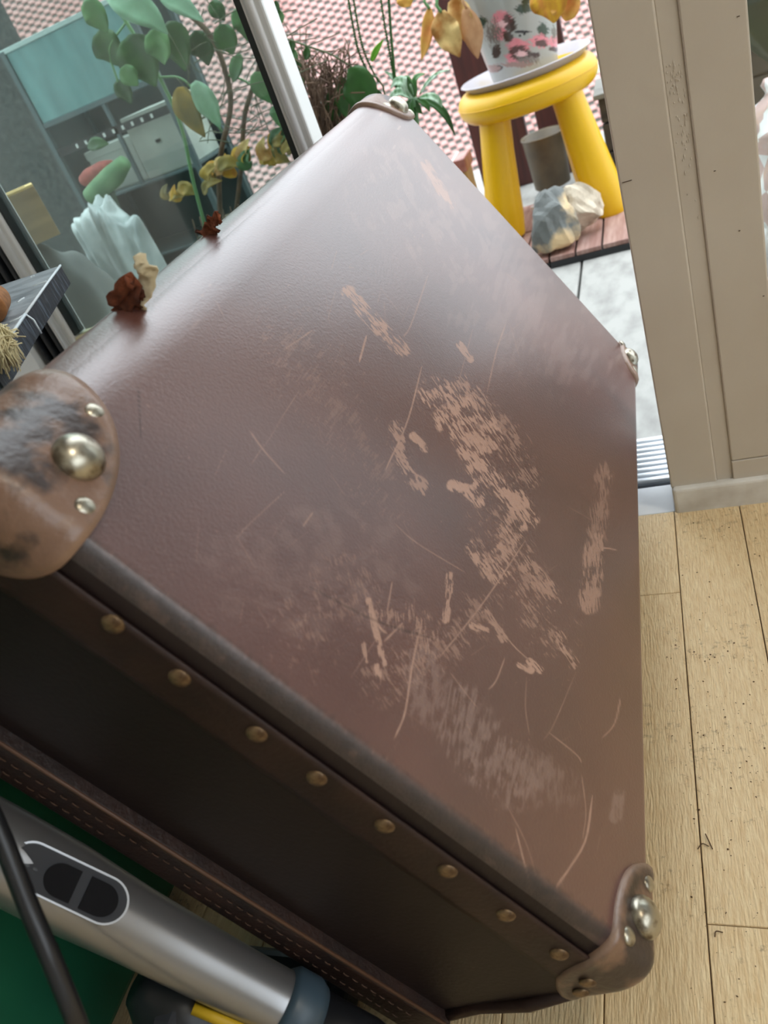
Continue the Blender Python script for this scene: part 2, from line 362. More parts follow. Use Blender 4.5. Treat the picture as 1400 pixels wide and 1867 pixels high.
# ------------------------------------------------------------------ the suitcase
TH = math.radians(62); nV = np.array([math.sin(TH), 0, math.cos(TH)]); eV = np.array([-math.cos(TH), 0, math.sin(TH)]); uV = np.array([0, 1.0, 0])
B0 = np.array([-.0614, .1953, .0962])
SL, SW_, ST = .728, .437, .192
OFF = np.array([SL / 2, 0, -ST])
case = empty('suitcase'); case_M = np.stack([uV, eV, nV], axis=1)
base = B0 + case_M @ OFF
case.matrix_world = Matrix([list(case_M[i]) + [float(base[i])] for i in range(3)] + [[0, 0, 0, 1]])
tag(case, 'worn dark brown fibre suitcase leaning on its long side by the door', 'suitcase')
def loc2w(p): return np.asarray(p) @ case_M.T + B0
def face_uv(px, py):
    r = ray(px, py); t = (nV @ (B0 - CAM)) / (nV @ r); P = CAM + t * r - B0; return P[1], P @ eV
def side_vw(px, py):
    r = ray(px, py); P = CAM + r * (B0[1] / r[1]) - B0; return P @ eV, P @ nV
RAD = np.array([.013, .026, .020]); RLO = np.array([.013, .010, .020]); RHI = np.array([.013, .042, .026]); LO = np.array([0, -.006, -ST]); HI = np.array([SL, SW_, 0.0])
def rnd(p, d=0.0):
    p = np.asarray(p, float); q = np.clip(p, LO + RLO, HI - RHI); rad = np.where(p < q, RLO, RHI); dl = (p - q) / rad
    n = np.linalg.norm(dl, axis=-1, keepdims=True); n = np.where(n < 1e-9, 1, n); m = dl / n
    out = q + m * rad
    if d:
        nn = m / rad; nn /= np.linalg.norm(nn, axis=-1, keepdims=True) + 1e-12; out = out + nn * d
    return out
def bulge(u, v): return .0035 * np.clip(1 - (2 * u / SL - 1) ** 4, 0, 1) * np.clip(1 - (2 * v / SW_ - 1) ** 4, 0, 1)
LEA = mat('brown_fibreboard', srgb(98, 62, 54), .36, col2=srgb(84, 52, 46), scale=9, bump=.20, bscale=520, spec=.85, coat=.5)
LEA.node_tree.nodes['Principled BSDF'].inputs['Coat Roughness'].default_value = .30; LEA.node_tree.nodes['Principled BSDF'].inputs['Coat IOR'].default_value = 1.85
LEA_S = mat('fibreboard_side_darker', srgb(31, 20, 20), .5, col2=srgb(27, 17, 18), scale=14, bump=.12, bscale=300, spec=.35)  # sides, bottom and back set far darker than the front
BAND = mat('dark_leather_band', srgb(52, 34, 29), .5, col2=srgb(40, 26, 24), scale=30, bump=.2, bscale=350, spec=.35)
RIM = mat('rim_leather', srgb(48, 30, 25), .5, col2=srgb(34, 22, 20), scale=40, bump=.35, bscale=300, spec=.4)
GUARD = mat('worn_corner_leather', srgb(122, 92, 74), .36, col2=srgb(52, 38, 34), scale=34, lo=.47, hi=.57, bump=.3, bscale=200, spec=.8)
attr_mix(GUARD, 'rub', srgb(150, 122, 104), .7)
NICK = mat('aged_nickel', srgb(178, 172, 156), .3, .9, col2=srgb(96, 84, 70), scale=160, lo=.48, hi=.72)
BRASS = mat('dull_brass_rivet', srgb(140, 116, 86), .45, .6, col2=srgb(84, 64, 46), scale=300)
# front panel: a fine grid so that scuffs and scratches are carried by the surface itself
gu = np.concatenate([np.linspace(0, .02, 14)[:-1], np.linspace(.02, SL - .02, 1200), np.linspace(SL - .02, SL, 14)[1:]])
gv = np.concatenate([np.linspace(-.006, .036, 28)[:-1], np.linspace(.036, SW_ - .05, 600), np.linspace(SW_ - .05, SW_, 34)[1:]])
U, V = np.meshgrid(gu, gv, indexing='ij')
P = rnd(np.stack([U, V, np.zeros_like(U)], -1)); P[..., 2] += bulge(U, V)
PX, PY = proj(loc2w(P))
nu, nv = U.shape
idx = np.arange(nu * nv).reshape(nu, nv)
quads = np.stack([idx[:-1, :-1], idx[1:, :-1], idx[1:, 1:], idx[:-1, 1:]], -1).reshape(-1, 4)
me = bpy.data.meshes.new('front_panel')
me.vertices.add(nu * nv); me.vertices.foreach_set('co', (P - OFF).reshape(-1).astype(np.float32))
me.loops.add(quads.size); me.loops.foreach_set('vertex_index', quads.reshape(-1).astype(np.int32))
me.polygons.add(len(quads)); me.polygons.foreach_set('loop_start', np.arange(0, quads.size, 4, dtype=np.int32))
me.update(calc_edges=True); me.shade_smooth()
wear = np.zeros_like(U); haze = np.zeros_like(U)
def streak(px, py, ang, along=15., across=2.6, s=0):
    c, si = math.cos(ang), math.sin(ang); a = (px * c + py * si) / along; b = (-px * si + py * c) / across
    return fbm(a + .35 * vn(b * .5, a, s + 9), b, s, 4)
def window(path, m):
    p = np.array(path, float); return np.nonzero((PX > p[:, 0].min() - m) & (PX < p[:, 0].max() + m) & (PY > p[:, 1].min() - m) & (PY < p[:, 1].max() + m))
def seg_dist(x, y, P2):
    best = np.full(x.shape, 1e9); tt = np.zeros(x.shape); K = len(P2) - 1
    for i, (a, b) in enumerate(zip(P2[:-1], P2[1:])):
        d = b - a; L2 = d @ d + 1e-9; t = np.clip(((x - a[0]) * d[0] + (y - a[1]) * d[1]) / L2, 0, 1)
        q = np.hypot(x - a[0] - t * d[0], y - a[1] - t * d[1]); k = q < best; best = np.where(k, q, best); tt = np.where(k, (i + t) / K, tt)
    return best, tt
def blob(path, wid, amt, ang=None, thr=.52, soft=.08, s=0, tgt=None, along=13., across=2.0):
    ix = window(path, wid); x = PX[ix]; y = PY[ix]
    best, _ = seg_dist(x, y, [np.array(p, float) for p in path]); env = np.clip(1 - best / wid, 0, 1)
    if ang is None: d = np.array(path[-1], float) - path[0]; ang = math.atan2(d[1], d[0])
    n = streak(x, y, ang, along, across, s)
    m = sstep(thr - soft, thr + soft, n * 1.05 + env * .26 - .19 + .6 * (fbm(x / 17, y / 17, s + 60, 2) - .5)) * sstep(0, .3, env) * amt
    T_ = haze if tgt == 'h' else wear; T_[ix] = np.maximum(T_[ix], m)
def line(path, wid, amt, tgt=None, s=0):
    P2 = spline(np.array(path, float), 12) if len(path) > 2 else np.array(path, float)
    ix = window(P2, wid * 3 + 2); x = PX[ix]; y = PY[ix]; best, tt = seg_dist(x, y, P2)
    taper = np.clip(np.minimum(tt, 1 - tt) * 6 + .3, 0, 1)
    m = np.clip(1.35 - best / (wid * taper), 0, 1) * amt * (.6 + .4 * vn(x / 9, y / 9, s + 3))
    T_ = haze if tgt == 'h' else wear; T_[ix] = np.maximum(T_[ix], m)
D = math.radians(55)
# bare, tan scuffs
blob([(795, 722), (850, 745), (885, 795)], 42, .95, D, .56, .07, 1)
blob([(815, 765), (850, 800), (880, 862), (876, 885)], 30, 1, D, .49, .07, 2)
blob([(862, 800), (898, 808)], 16, .9, D, .44, .07, 3)
blob([(825, 885), (850, 893), (875, 915)], 13, 1, D, .38, .08, 4)
blob([(905, 880), (935, 905), (962, 945)], 26, .95, D, .52, .07, 5)
blob([(935, 950), (925, 1010), (900, 1035)], 32, .8, D, .58, .06, 6)
blob([(865, 1000), (905, 1050), (918, 1055)], 20, .9, D, .53, .07, 7)
blob([(960, 1030), (985, 1060), (1005, 1080)], 20, .7, D, .50, .07, 8)
blob([(1102, 860), (1092, 930), (1084, 1000)], 22, .45, D + .5, .52, .12, 9)
blob([(1086, 990), (1080, 1040), (1074, 1100)], 24, .7, D + .5, .46, .12, 10)
blob([(753, 795), (775, 818)], 9, .9, D, .34, .08, 10)
blob([(722, 780), (728, 830), (745, 870), (775, 890)], 17, .7, D, .52, .06, 11)
blob([(635, 535), (680, 585), (735, 640)], 17, .85, .85, .46, .08, 12)
blob([(775, 300), (800, 340), (822, 372)], 11, .6, .95, .42, .1, 13)
blob([(838, 628), (858, 655)], 8, .8, .9, .36, .08, 14)
blob([(820, 1050), (818, 1090), (812, 1130)], 9, .85, 1.6, .42, .08, 15)
blob([(672, 1095), (680, 1130), (700, 1210)], 7, .9, 1.4, .38, .08, 16)
blob([(663, 1175), (668, 1205)], 5, .8, 1.4, .36, .08, 17); blob([(687, 1215), (693, 1240)], 7, .95, 1.5, .32, .08, 18)
blob([(948, 1212), (968, 1222)], 8, .95, .6, .34, .08, 19); blob([(965, 1206), (985, 1222)], 8, .95, .9, .34, .08, 20)
blob([(862, 1140), (885, 1150)], 9, .9, .5, .38, .08, 21); blob([(885, 1118), (910, 1150), (918, 1165)], 10, .7, .9, .44, .07, 22)
blob([(1020, 1160), (1030, 1185), (1045, 1210)], 13, .75, 1.0, .48, .07, 23)
blob([(890, 765), (930, 800), (960, 860)], 40, .5, D, .60, .05, 24)
blob([(840, 700), (870, 730)], 24, .7, D, .54, .06, 25)
blob([(700, 1120), (760, 1130), (790, 1200)], 34, .55, 1.5, .60, .05, 26)
blob([(870, 1120), (800, 1190), (700, 1240)], 60, .4, 1.0, .64, .05, 27)
blob([(900, 950), (950, 1060), (1010, 1150)], 60, .5, D, .66, .05, 28)
blob([(520, 620), (640, 760), (700, 900)], 90, .2, -.9, .69, .04, 29)
blob([(640, 1060), (560, 1160)], 90, .3, 1.2, .68, .05, 30)
# edge wear along the near top edge
for a, b, wd in [((235, 1075), (300, 1130), 13), ((330, 1140), (352, 1158), 9), ((365, 1168), (405, 1195), 11), ((640, 1372), (660, 1382), 6), ((880, 1560), (900, 1575), 6), ((1040, 1690), (1100, 1720), 7)]:
    blob([a, b], wd, .85, .64, .36, .1, 31)
_e = sstep(-.0035, -.0048, V) * sstep(.03, .06, U) * sstep(.62, .45, U) * sstep(.30, .5, fbm(U * 90, V * 9, 5, 2)); wear = np.maximum(wear, _e)
# long scratches
for k, (pts, wd, am) in enumerate([
    ([(769, 668), (742, 770), (700, 862)], 1.6, .75), ([(668, 612), (655, 660)], 2.2, .8), ([(781, 500), (750, 590), (735, 615)], 1.5, .5),
    ([(922, 590), (905, 640), (888, 715)], 1.5, .55), ([(958, 985), (880, 1100), (800, 1200)], 1.6, .7), ([(885, 1105), (930, 1170), (968, 1207)], 1.4, .65),
    ([(770, 1130), (752, 1210), (738, 1300), (718, 1348)], 2.0, .8), ([(720, 955), (760, 990), (850, 1045)], 1.2, .5), ([(925, 820), (965, 880)], 1.3, .5),
    ([(1080, 1450), (1068, 1530), (1040, 1580), (1012, 1620)], 2.2, .85), ([(1060, 1410), (1068, 1480), (1062, 1530)], 1.3, .5),
    ([(1132, 1270), (1120, 1320), (1098, 1345)], 1.6, .6), ([(940, 1510), (955, 1570), (968, 1620)], 1.6, .65), ([(925, 1470), (960, 1540), (985, 1625)], 1.1, .4),
    ([(920, 1200), (905, 1240), (890, 1258)], 1.6, .6), ([(820, 1225), (850, 1265), (870, 1290)], 1.2, .45), ([(705, 1135), (640, 1235)], 1.2, .35),
    ([(455, 785), (480, 820), (520, 865)], 1.8, .5), ([(545, 712), (490, 800), (455, 850)], 1.0, .35), ([(570, 602), (520, 636)], 1.6, .55), ([(520, 895), (450, 960), (430, 985)], 1.2, .4),
    ([(570, 935), (552, 960)], 2.0, .55), ([(862, 600), (835, 700)], 1.0, .35), ([(715, 1060), (705, 1120)], 1.6, .6), ([(1095, 998), (1082, 1090), (1072, 1110)], 1.3, .6),
    ([(1090, 998), (1110, 1000), (1125, 1003)], 1.6, .8), ([(835, 897), (850, 893)], 2.4, 1), ([(672, 1098), (690, 1140), (705, 1155)], 2.6, .9), ([(735, 1135), (715, 1155), (700, 1170)], 2, .7),
    ([(1050, 1225), (1010, 1320), (990, 1350)], 1.1, .4), ([(960, 1235), (958, 1290), (965, 1340)], 1.2, .4), ([(1000, 1335), (1050, 1375), (1060, 1390)], 1.4, .55), ([(1080, 1655), (1040, 1678)], 1.0, .4)]):
    line(pts, wd * .95, min(1, am * 1.25), s=k)
rs = np.random.RandomState(3)
for k in range(70):
    c = np.array([rs.uniform(350, 1120), rs.uniform(450, 1650)]); a = rs.choice([1.9, 1.75, 2.2, .9, 1.2]) + rs.normal() * .25; Ln = rs.uniform(15, 70)
    line([c, c + Ln * np.array([math.cos(a), math.sin(a)])], rs.uniform(.6, 1.1), rs.uniform(.15, .4), s=k)
# pale rubbed haze
blob([(770, 1215), (775, 1290)], 48, .45, 1.7, .50, .2, 40, 'h', 26, 5)
blob([(830, 1300), (890, 1380), (950, 1420)], 70, .55, 1.75, .52, .22, 41, 'h', 22, 3)
blob([(960, 1400), (1020, 1440)], 50, .4, 1.6, .52, .22, 42, 'h', 22, 3)
blob([(560, 1010), (640, 1000), (700, 1060)], 110, .22, .9, .55, .22, 43, 'h', 60, 20)
blob([(430, 1040), (560, 1090)], 90, .2, .5, .55, .22, 44, 'h', 60, 20)
blob([(1130, 1450), (1122, 1490)], 14, .5, 1.6, .44, .14, 45, 'h', 22, 3)
blob([(990, 380), (900, 560), (1060, 640)], 120, .25, 1.9, .60, .12, 46, 'h', 40, 9)
blob([(730, 350), (830, 420)], 120, .3, 1.1, .6, .12, 47, 'h', 40, 9)
for (px, py, r) in [(727, 233, 4), (694, 208, 4), (718, 268, 4), (860, 1420, 5), (1028, 1180, 3)]: line([(px - 2, py + r), (px + 3, py - r)], 2.2, .9, 'h')
# dark long marks and wear speckle
wear = np.maximum(wear, sstep(.86, .92, fbm(PX / 5, PY / 4, 91, 2)) * .35 * sstep(.48, .6, fbm(PX / 130, PY / 130, 92, 2)))
mark = np.zeros_like(U); wsave = wear; wear = np.zeros_like(U)
line([(252, 705), (257, 800)], 1.2, .9); line([(565, 1070), (680, 1130), (790, 1165)], 3.0, .4); line([(270, 870), (262, 890)], 1, .5)
blob([(700, 1420), (900, 1590), (1110, 1735)], 7, .9, .64, .40, .12, 53); blob([(160, 1015), (400, 1190), (700, 1420)], 6, .6, .64, .5, .12, 54)
mark = wear; wear = wsave
for nm, arr in (('wear', wear), ('haze', haze), ('mark', mark)):
    at = me.attributes.new(nm, 'FLOAT', 'POINT'); at.data.foreach_set('value', arr.reshape(-1).astype(np.float32))
mark = np.maximum(mark, (.88 + .12 * vn(PX / 14, PY / 14, 77)) * sstep(.0125 + .004 * vn(PX / 7, PY / 7, 78), .008, U) * sstep(.02, .04, V))
for nm, arr in (('mark', mark),): me.attributes['mark'].data.foreach_set('value', arr.reshape(-1).astype(np.float32))
attr_mix(LEA, 'haze', srgb(176, 148, 138), .5, .6)
attr_mix(LEA, 'wear', srgb(182, 142, 122), .85, .75)
attr_mix(LEA, 'mark', srgb(30, 22, 24), .95, .55)
_n = LEA.node_tree.nodes; _l = LEA.node_tree.links; _a = _n.new('ShaderNodeAttribute'); _a.attribute_name = 'mark'      # coat weakened where marked, so the rolled edge reflects less
_m = _n.new('ShaderNodeMath'); _m.operation = 'MULTIPLY_ADD'; _m.inputs[1].default_value = -.6; _m.inputs[2].default_value = .6; _l.new(_a.outputs['Fac'], _m.inputs[0]); _l.new(_m.outputs[0], _n['Principled BSDF'].inputs['Coat Weight'])
me.materials.append(LEA); link(bpy.data.objects.new('front_panel', me), case)
# remaining shell: four sides and back
def panel(name, ax, val, ma):
    o2_ = [i for i in range(3) if i != ax]
    def lin(i): r = RAD[i] * 1.2; return np.concatenate([np.linspace(LO[i], LO[i] + r, 9)[:-1], np.linspace(LO[i] + r, HI[i] - r, 12), np.linspace(HI[i] - r, HI[i], 9)[1:]])
    A, Bq = np.meshgrid(lin(o2_[0]), lin(o2_[1]), indexing='ij'); pt = np.zeros(A.shape + (3,)); pt[..., o2_[0]] = A; pt[..., o2_[1]] = Bq; pt[..., ax] = val
    pt = rnd(pt); a, b = A.shape; f = []
    for i in range(a - 1):
        for j in range(b - 1):
            q = (i * b + j, (i + 1) * b + j, (i + 1) * b + j + 1, i * b + j + 1); f.append(q)
    flip = (ax == 1) ^ (val == LO[ax])
    if flip: f = [q[::-1] for q in f]
    return mesh(name, (pt - OFF).reshape(-1, 3), f, ma, case, True)
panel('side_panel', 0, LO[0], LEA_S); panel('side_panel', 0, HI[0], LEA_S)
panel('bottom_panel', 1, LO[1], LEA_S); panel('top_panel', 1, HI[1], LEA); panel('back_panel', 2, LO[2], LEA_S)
# leather rim at the back edge, doubled and stitched
w0, w1 = -.193, -.157
def rim(name, lo, hi):
    return box(name, lo, hi, RIM, case, .0028, 3, off=OFF)
rim('rim_strip', (-.009, -.006, w0), (.006, SW_ + .004, w1)); rim('rim_strip', (SL - .006, -.006, w0), (SL + .006, SW_ + .004, w1))
rim('rim_strip', (.007, SW_ - .006, w0), (SL - .007, SW_ + .005, w1)); rim('rim_strip', (.007, -.0065, w0), (SL - .007, .006, w1))
lip = tube('rim_lip', [(-.0075, .0, w1 + .0005), (-.0085, SW_ / 2, w1 + .001), (-.0075, SW_, w1 + .0005)], .0012, mat('lip_leather', srgb(84, 58, 44), .5), case, 8, off=OFF)  # lip set lighter than the rim leather
st = []
for row, ww in ((0, -.168), (1, -.181)):
    for k in range(52):
        vv = .02 + k * .0078
        if row == 1 and 22 < k < 30: continue
        u_ = -.0094; st.append(tube_data(np.array([(u_, vv, ww), (u_ - .0004, vv + .0024, ww + .0002), (u_, vv + .0046, ww)]) - OFF, .00042, 5))
v, f = join_data(st); tag(mesh('stitching', v, f, mat('tan_thread', srgb(70, 48, 36), .8), case, True), kind='stuff')
# leather band folded over the near edge with its row of rivets
bm = bmesh.new(); rows = []
ws = [-.0135, -.018, -.030, -.042, -.0475]
for i, vv in enumerate(np.linspace(.018, SW_ - .03, 40)):
    rr = []
    for ww in ws:
        p = rnd(np.array([0, vv, ww]), .0012 if ww > -.047 else .0002); rr.append(bm.verts.new(p - OFF + (0, 0, .0006 * math.sin(i * 1.3) if ww == ws[-1] else 0)))
    rows.append(rr)
for a, b in zip(rows[:-1], rows[1:]):
    for k in range(len(ws) - 1): bm.faces.new((a[k], a[k + 1], b[k + 1], b[k]))
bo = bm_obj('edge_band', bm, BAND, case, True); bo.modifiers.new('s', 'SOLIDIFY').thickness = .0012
def dome(name, r, h, ma, flat=.0):
    pr = [(r, -.0006), (r, .0002)] + [(r * math.cos(a), .0002 + h * math.sin(a)) for a in np.linspace(.1, math.pi / 2, 8)[:-1]] + [(0.00001, h + .0002)]
    o = lathe(name, pr, ma, case, 24); return o
def put(o, p, nrm, sc=None):
    nrm = np.array(nrm, float); nrm /= np.linalg.norm(nrm)
    q = Vector(nrm).to_track_quat('Z', 'Y'); o.matrix_local = Matrix.Translation(Vector(np.asarray(p, float) - OFF)) @ q.to_matrix().to_4x4()
rv = None
for (px, py) in [(210, 1132), (331, 1229), (471, 1331), (580, 1411), (703, 1498), (817, 1580), (923, 1660), (1020, 1731)]:
    vv, ww = side_vw(px, py)
    if rv is None: rv = dome('rivet', .0052, .0022, BRASS); c = rv
    else: c = inst(rv, 'rivet', case)
    p = rnd(np.array([0, vv, ww]), .0022); put(c, p, (-1, 0, .12))
# thin binding along the near bottom edge
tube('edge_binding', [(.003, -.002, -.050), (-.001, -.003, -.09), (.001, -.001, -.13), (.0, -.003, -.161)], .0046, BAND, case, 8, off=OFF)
# corner guards
def guard(cs, ext, ma, d=.0034, p=2.4, lab=None):
    """leather cap over corner cs=(0/1,0/1,0/1); ext: reach along u, v, w"""
    sg = np.array([1 if c == 0 else -1 for c in cs]); org = np.array([LO[i] if cs[i] == 0 else HI[i] for i in range(3)])
    v = []; f = []; rub = []; NR, NA = 18, 26
    for (i, j, k) in ((0, 1, 2), (1, 2, 0), (2, 0, 1)):
        s = len(v)
        for a in range(NA + 1):
            ph = math.pi / 2 * a / NA; c_, s_ = max(math.cos(ph), 0), max(math.sin(ph), 0)
            r = ((c_ / ext[i]) ** p + (s_ / ext[j]) ** p) ** (-1 / p)
            for q in range(NR + 1):
                t = (q / NR); pt = np.zeros(3); pt[i] = r * t * c_; pt[j] = r * t * s_
                w_ = org + sg * pt; dd = d + (.0009 if 0.86 < t < .97 else 0)
                v.append(rnd(w_, dd) - OFF); rub.append(float(sstep(.93, .97, t)))
            pt = np.zeros(3); pt[i] = r * 1.003 * c_; pt[j] = r * 1.003 * s_; v.append(rnd(org + sg * pt, .0001) - OFF); rub.append(1.0)
        n1 = NR + 2
        for a in range(NA):
            for q in range(NR + 1):
                A = s + a * n1 + q; qd = (A, A + 1, A + n1 + 1, A + n1)
                f.append(qd if sg.prod() < 0 else qd[::-1])
    o = mesh('corner_guard', v, f, ma, case, True)
    ra = o.data.attributes.new('rub', 'FLOAT', 'POINT'); ra.data.foreach_set('value', np.array(rub, np.float32))
    bm = bmesh.new(); bm.from_mesh(o.data); bmesh.ops.remove_doubles(bm, verts=bm.verts[:], dist=1e-6); bmesh.ops.recalc_face_normals(bm, faces=bm.faces[:]); bm.to_mesh(o.data); bm.free(); o.data.shade_smooth()
    if lab: o['label'] = lab
    return o
EX = (.082, .066, .048)
gL = guard((0, 1, 1), EX, GUARD); gB = guard((0, 0, 1), (.064, .040, .058), GUARD); gT = guard((1, 1, 1), (.06, .05, .05), GUARD); gR = guard((1, 0, 1), (.06, .038, .05), GUARD)
for c in ((0, 0, 0), (0, 1, 0), (1, 0, 0), (1, 1, 0)): guard(c, (.05, .05, .03), GUARD, d=.0055 if c[1] else .0018)
big = None; sm = None
def fstud(u_, v_, r='b', g=None):
    global big, sm
    p = rnd(np.array([u_, v_, 0.0]), .0027); q = rnd(np.array([u_, v_, 0.0]), .0037)
    if r == 'b':
        if big is None: big = dome('dome_stud', .0118, .0085, NICK); o = big
        else: o = inst(big, 'dome_stud', case)
    else:
        if sm is None: sm = dome('small_rivet', .0050, .0022, NICK); o = sm
        else: o = inst(sm, 'small_rivet', case)
    put(o, p, q - p); o.parent = g or case
for (px, py, k) in [(138, 842, 'b'), (168, 757, 's'), (150, 931, 's'), (1165, 1674, 'b'), (1174, 1612, 's'), (1138, 1708, 's')]:
    u_, v_ = face_uv(px, py); fstud(u_, v_, k, gL if px < 500 else gB)
fstud(SL - .026, SW_ - .030, 'b', gT); fstud(SL - .045, SW_ - .020, 's', gT); fstud(SL - .012, SW_ - .044, 's', gT)
fstud(SL - .026, .016, 'b', gR); fstud(SL - .045, .007, 's', gR); fstud(SL - .012, .030, 's', gR)
for (vv, ww) in [(SW_ - .035, -.030), (.015, -.030), (.006, -.042)]:
    o = inst(sm, 'small_rivet', gL if vv > .2 else gB); o.data = rv.data; p = rnd(np.array([0, vv, ww]), .003); put(o, p, (-1, -.25 if vv < .1 else .1, .1))
p = rnd(np.array([.035, SW_, -.025]), .003); put(inst(sm, 'small_rivet', gL), p, (0, 1, .3))
# torn leather tabs left where the handle was
TORN = mat('torn_suede', srgb(120, 62, 34), .95, col2=srgb(70, 34, 20), scale=90, bump=.8, bscale=250); PALE = mat('pale_torn_backing', srgb(222, 212, 184), .9, col2=srgb(196, 182, 150), scale=60, bump=.4, bscale=200)
def slableaf(name, pts, widths, face, ma, th, sd=0):
    rng = np.random.RandomState(sd); P_ = spline(pts, 16); T = np.gradient(P_, axis=0); T /= np.linalg.norm(T, axis=1)[:, None]; wd = np.interp(np.linspace(0, 1, 16), np.linspace(0, 1, len(widths)), widths)
    v = []; f = []
    for i in range(16):
        s = np.cross(T[i], face); s /= np.linalg.norm(s); nn = np.cross(s, T[i])
        for q in (-1, -.35, .35, 1): v.append(P_[i] + s * q * wd[i] * (1 + .22 * rng.randn() * (abs(q) == 1)) + nn * .0012 * rng.randn())
    for i in range(15):
        for k in range(3): a = i * 4 + k; f.append((a, a + 1, a + 5, a + 4))
    v = [np.linalg.solve(case_M, (p - base)) for p in v]
    o = mesh(name, v, f, ma, case, True); md = o.modifiers.new('s', 'SOLIDIFY'); md.thickness = th; return o
vd = -(M[:, 2])
def tabpt(px, py, u_, lift):      # a point near the case's top long side, at length u_ and seen along a given line of sight
    r = ray(px, py); return CAM + r * ((B0[1] + u_) / r[1])
def tabq(lst, u_): return [tabpt(x, y, u_, 0) for x, y in lst]
ub = .155
slableaf('torn_tab', tabq([(216, 582), (228, 556), (238, 530), (243, 514), (232, 512), (216, 534), (201, 552)], ub), [.0050, .0048, .0042, .0036, .0040, .0040, .003], vd, TORN, .0026, 1)
slableaf('torn_tab', tabq([(232, 580), (240, 550), (246, 524)], ub + .003), [.006, .006, .004], vd, TORN, .0022, 4)
slableaf('torn_backing', tabq([(240, 568), (254, 536), (268, 508), (262, 486), (249, 467)], ub + .004), [.006, .0055, .0055, .0045, .0025], vd, PALE, .0012, 2)
slableaf('torn_tab', tabq([(374, 436), (381, 416), (389, 402), (400, 393)], .275), [.006, .0055, .0042, .003], vd, TORN, .0024, 3)
# ------------------------------------------------------------------ indoors, left: cabinet, slate, vacuum
GREEN = mat('green_enamel', srgb(26, 92, 66), .42, col2=srgb(20, 76, 58), scale=5)
rq = ray(17, 722); YCB = float(-.447 * rq[1] / rq[0])
cab = tag(empty('cabinet', (-.70, .05, 0)), 'dark green metal cabinet behind the suitcase and vacuum cleaner', 'cabinet'); oc = np.array((-.70, .05, 0))
box('body', (-.95, -.36, .03), (-.447, YCB, .4295), GREEN, cab, .008, 3, off=oc)
box('top_panel', (-.955, -.365, .4295), (-.447, YCB, .4420), GREEN, cab, .004, off=oc)
for x, y in ((-.92, -.33), (-.48, -.33), (-.92, YCB - .03), (-.48, YCB - .03)): box('foot', (x - .015, y - .015, 0), (x + .015, y + .015, .03), BLACKR, cab, .003, off=oc)
box('side_rib', (-.4475, -.02, .05), (-.4440, .06, .42), GREEN, cab, .0016, off=oc)
# slate board lying on the cabinet
SLATE = mat('slate_top_sheen', srgb(168, 178, 186), .3, col2=srgb(120, 130, 138), scale=22, stretch=(1, 3, 1), bump=.4, bscale=140)  # top colour lightened to carry the sky's sheen
SLEDGE = mat('slate_edge', srgb(34, 38, 46), .4, col2=srgb(96, 110, 124), scale=60, stretch=(4, 4, .6), lo=.5, hi=.8, bump=.5, bscale=160)
SCH = mat('chalky_chip', srgb(205, 214, 218), .8)
zt, zb = .4600, .4425
top = [atz(110, 484, zt)[:2], atz(46, 573, zt)[:2], atz(0, 640, zt)[:2]]
d = top[2] - top[1]; d /= np.linalg.norm(d)
near = top[2] + d * .03
poly = [top[0], top[1], top[2], near, np.array([-.85, near[1]]), np.array([-.85, top[0][1] + .0])]
sl_o = np.array([-.6, .45, zb])
slate = tag(empty('slate_board', sl_o), 'chipped dark slate board with pale edges lying on the cabinet', 'slate board')
bm = bmesh.new(); tv = [bm.verts.new((p[0] - sl_o[0], p[1] - sl_o[1], zt - zb)) for p in poly]
bv = [bm.verts.new((p[0] - sl_o[0], p[1] - sl_o[1], 0)) for p in poly]; K = len(poly)
ft = bm.faces.new(tv[::-1]); bm.faces.new(bv)
for i in range(K): bm.faces.new((tv[i], tv[(i + 1) % K], bv[(i + 1) % K], bv[i]))
bmesh.ops.recalc_face_normals(bm, faces=bm.faces[:])
me = bpy.data.meshes.new('slab'); bm.to_mesh(me); bm.free(); me.materials.append(SLATE); me.materials.append(SLEDGE)
for pq in me.polygons: pq.material_index = 0 if abs(pq.normal.z) > .5 else 1
link(bpy.data.objects.new('slab', me), slate)
def s3(p, z): return np.array([p[0], p[1], z])
def bead_line(name, pts, r): tube(name, pts, r, SCH, slate, 6, off=sl_o)
bead_line('chipped_edge', [s3(top[0], zt), s3(top[0] * .6 + top[1] * .4, zt + .0003), s3(top[1], zt)], .0011)
bead_line('chipped_edge', [s3(top[1], zt), s3(top[2], zt), s3(near, zt)], .0012)
bead_line('crack', [s3(top[1], zt), s3(top[1] + (.003, .001), (zt + zb) / 2 + .003), s3(top[1] + (.0035, .0), zb + .001)], .0008)
c0 = atz(18, 588, zt)[:2]; bead_line('crack', [s3(top[1], zt), s3(atz(36, 580, zt), zt), s3(c0, zt)], .0009)
for (a, b) in [((56, 506), (62, 503)), ((33, 551), (45, 543)), ((60, 523), (85, 513))]: bead_line('chip', [atz(*a, zt), atz((a[0] + b[0]) / 2, (a[1] + b[1]) / 2 - 1, zt), atz(*b, zt)], .0008)
# cork
ck = atz(-15, 592, zt); CORK = mat('cork', srgb(150, 100, 56), .8, col2=srgb(120, 78, 42), scale=160, bump=.3, bscale=300)
ctr = np.array([ck[0], ck[1] + .012, zt + .0118]); dirc = np.array([.55, -.8, 0]); dirc /= np.linalg.norm(dirc)
cork = lathe('cork', [(.0108, -.02), (.0116, -.018), (.0116, .018), (.0108, .02)], CORK, None, 28)
cork.matrix_world = Matrix.Translation(Vector(ctr)) @ Vector(dirc).to_track_quat('Z', 'Y').to_matrix().to_4x4()
tag(cork, 'brown cork lying on the dark slate board', 'cork')
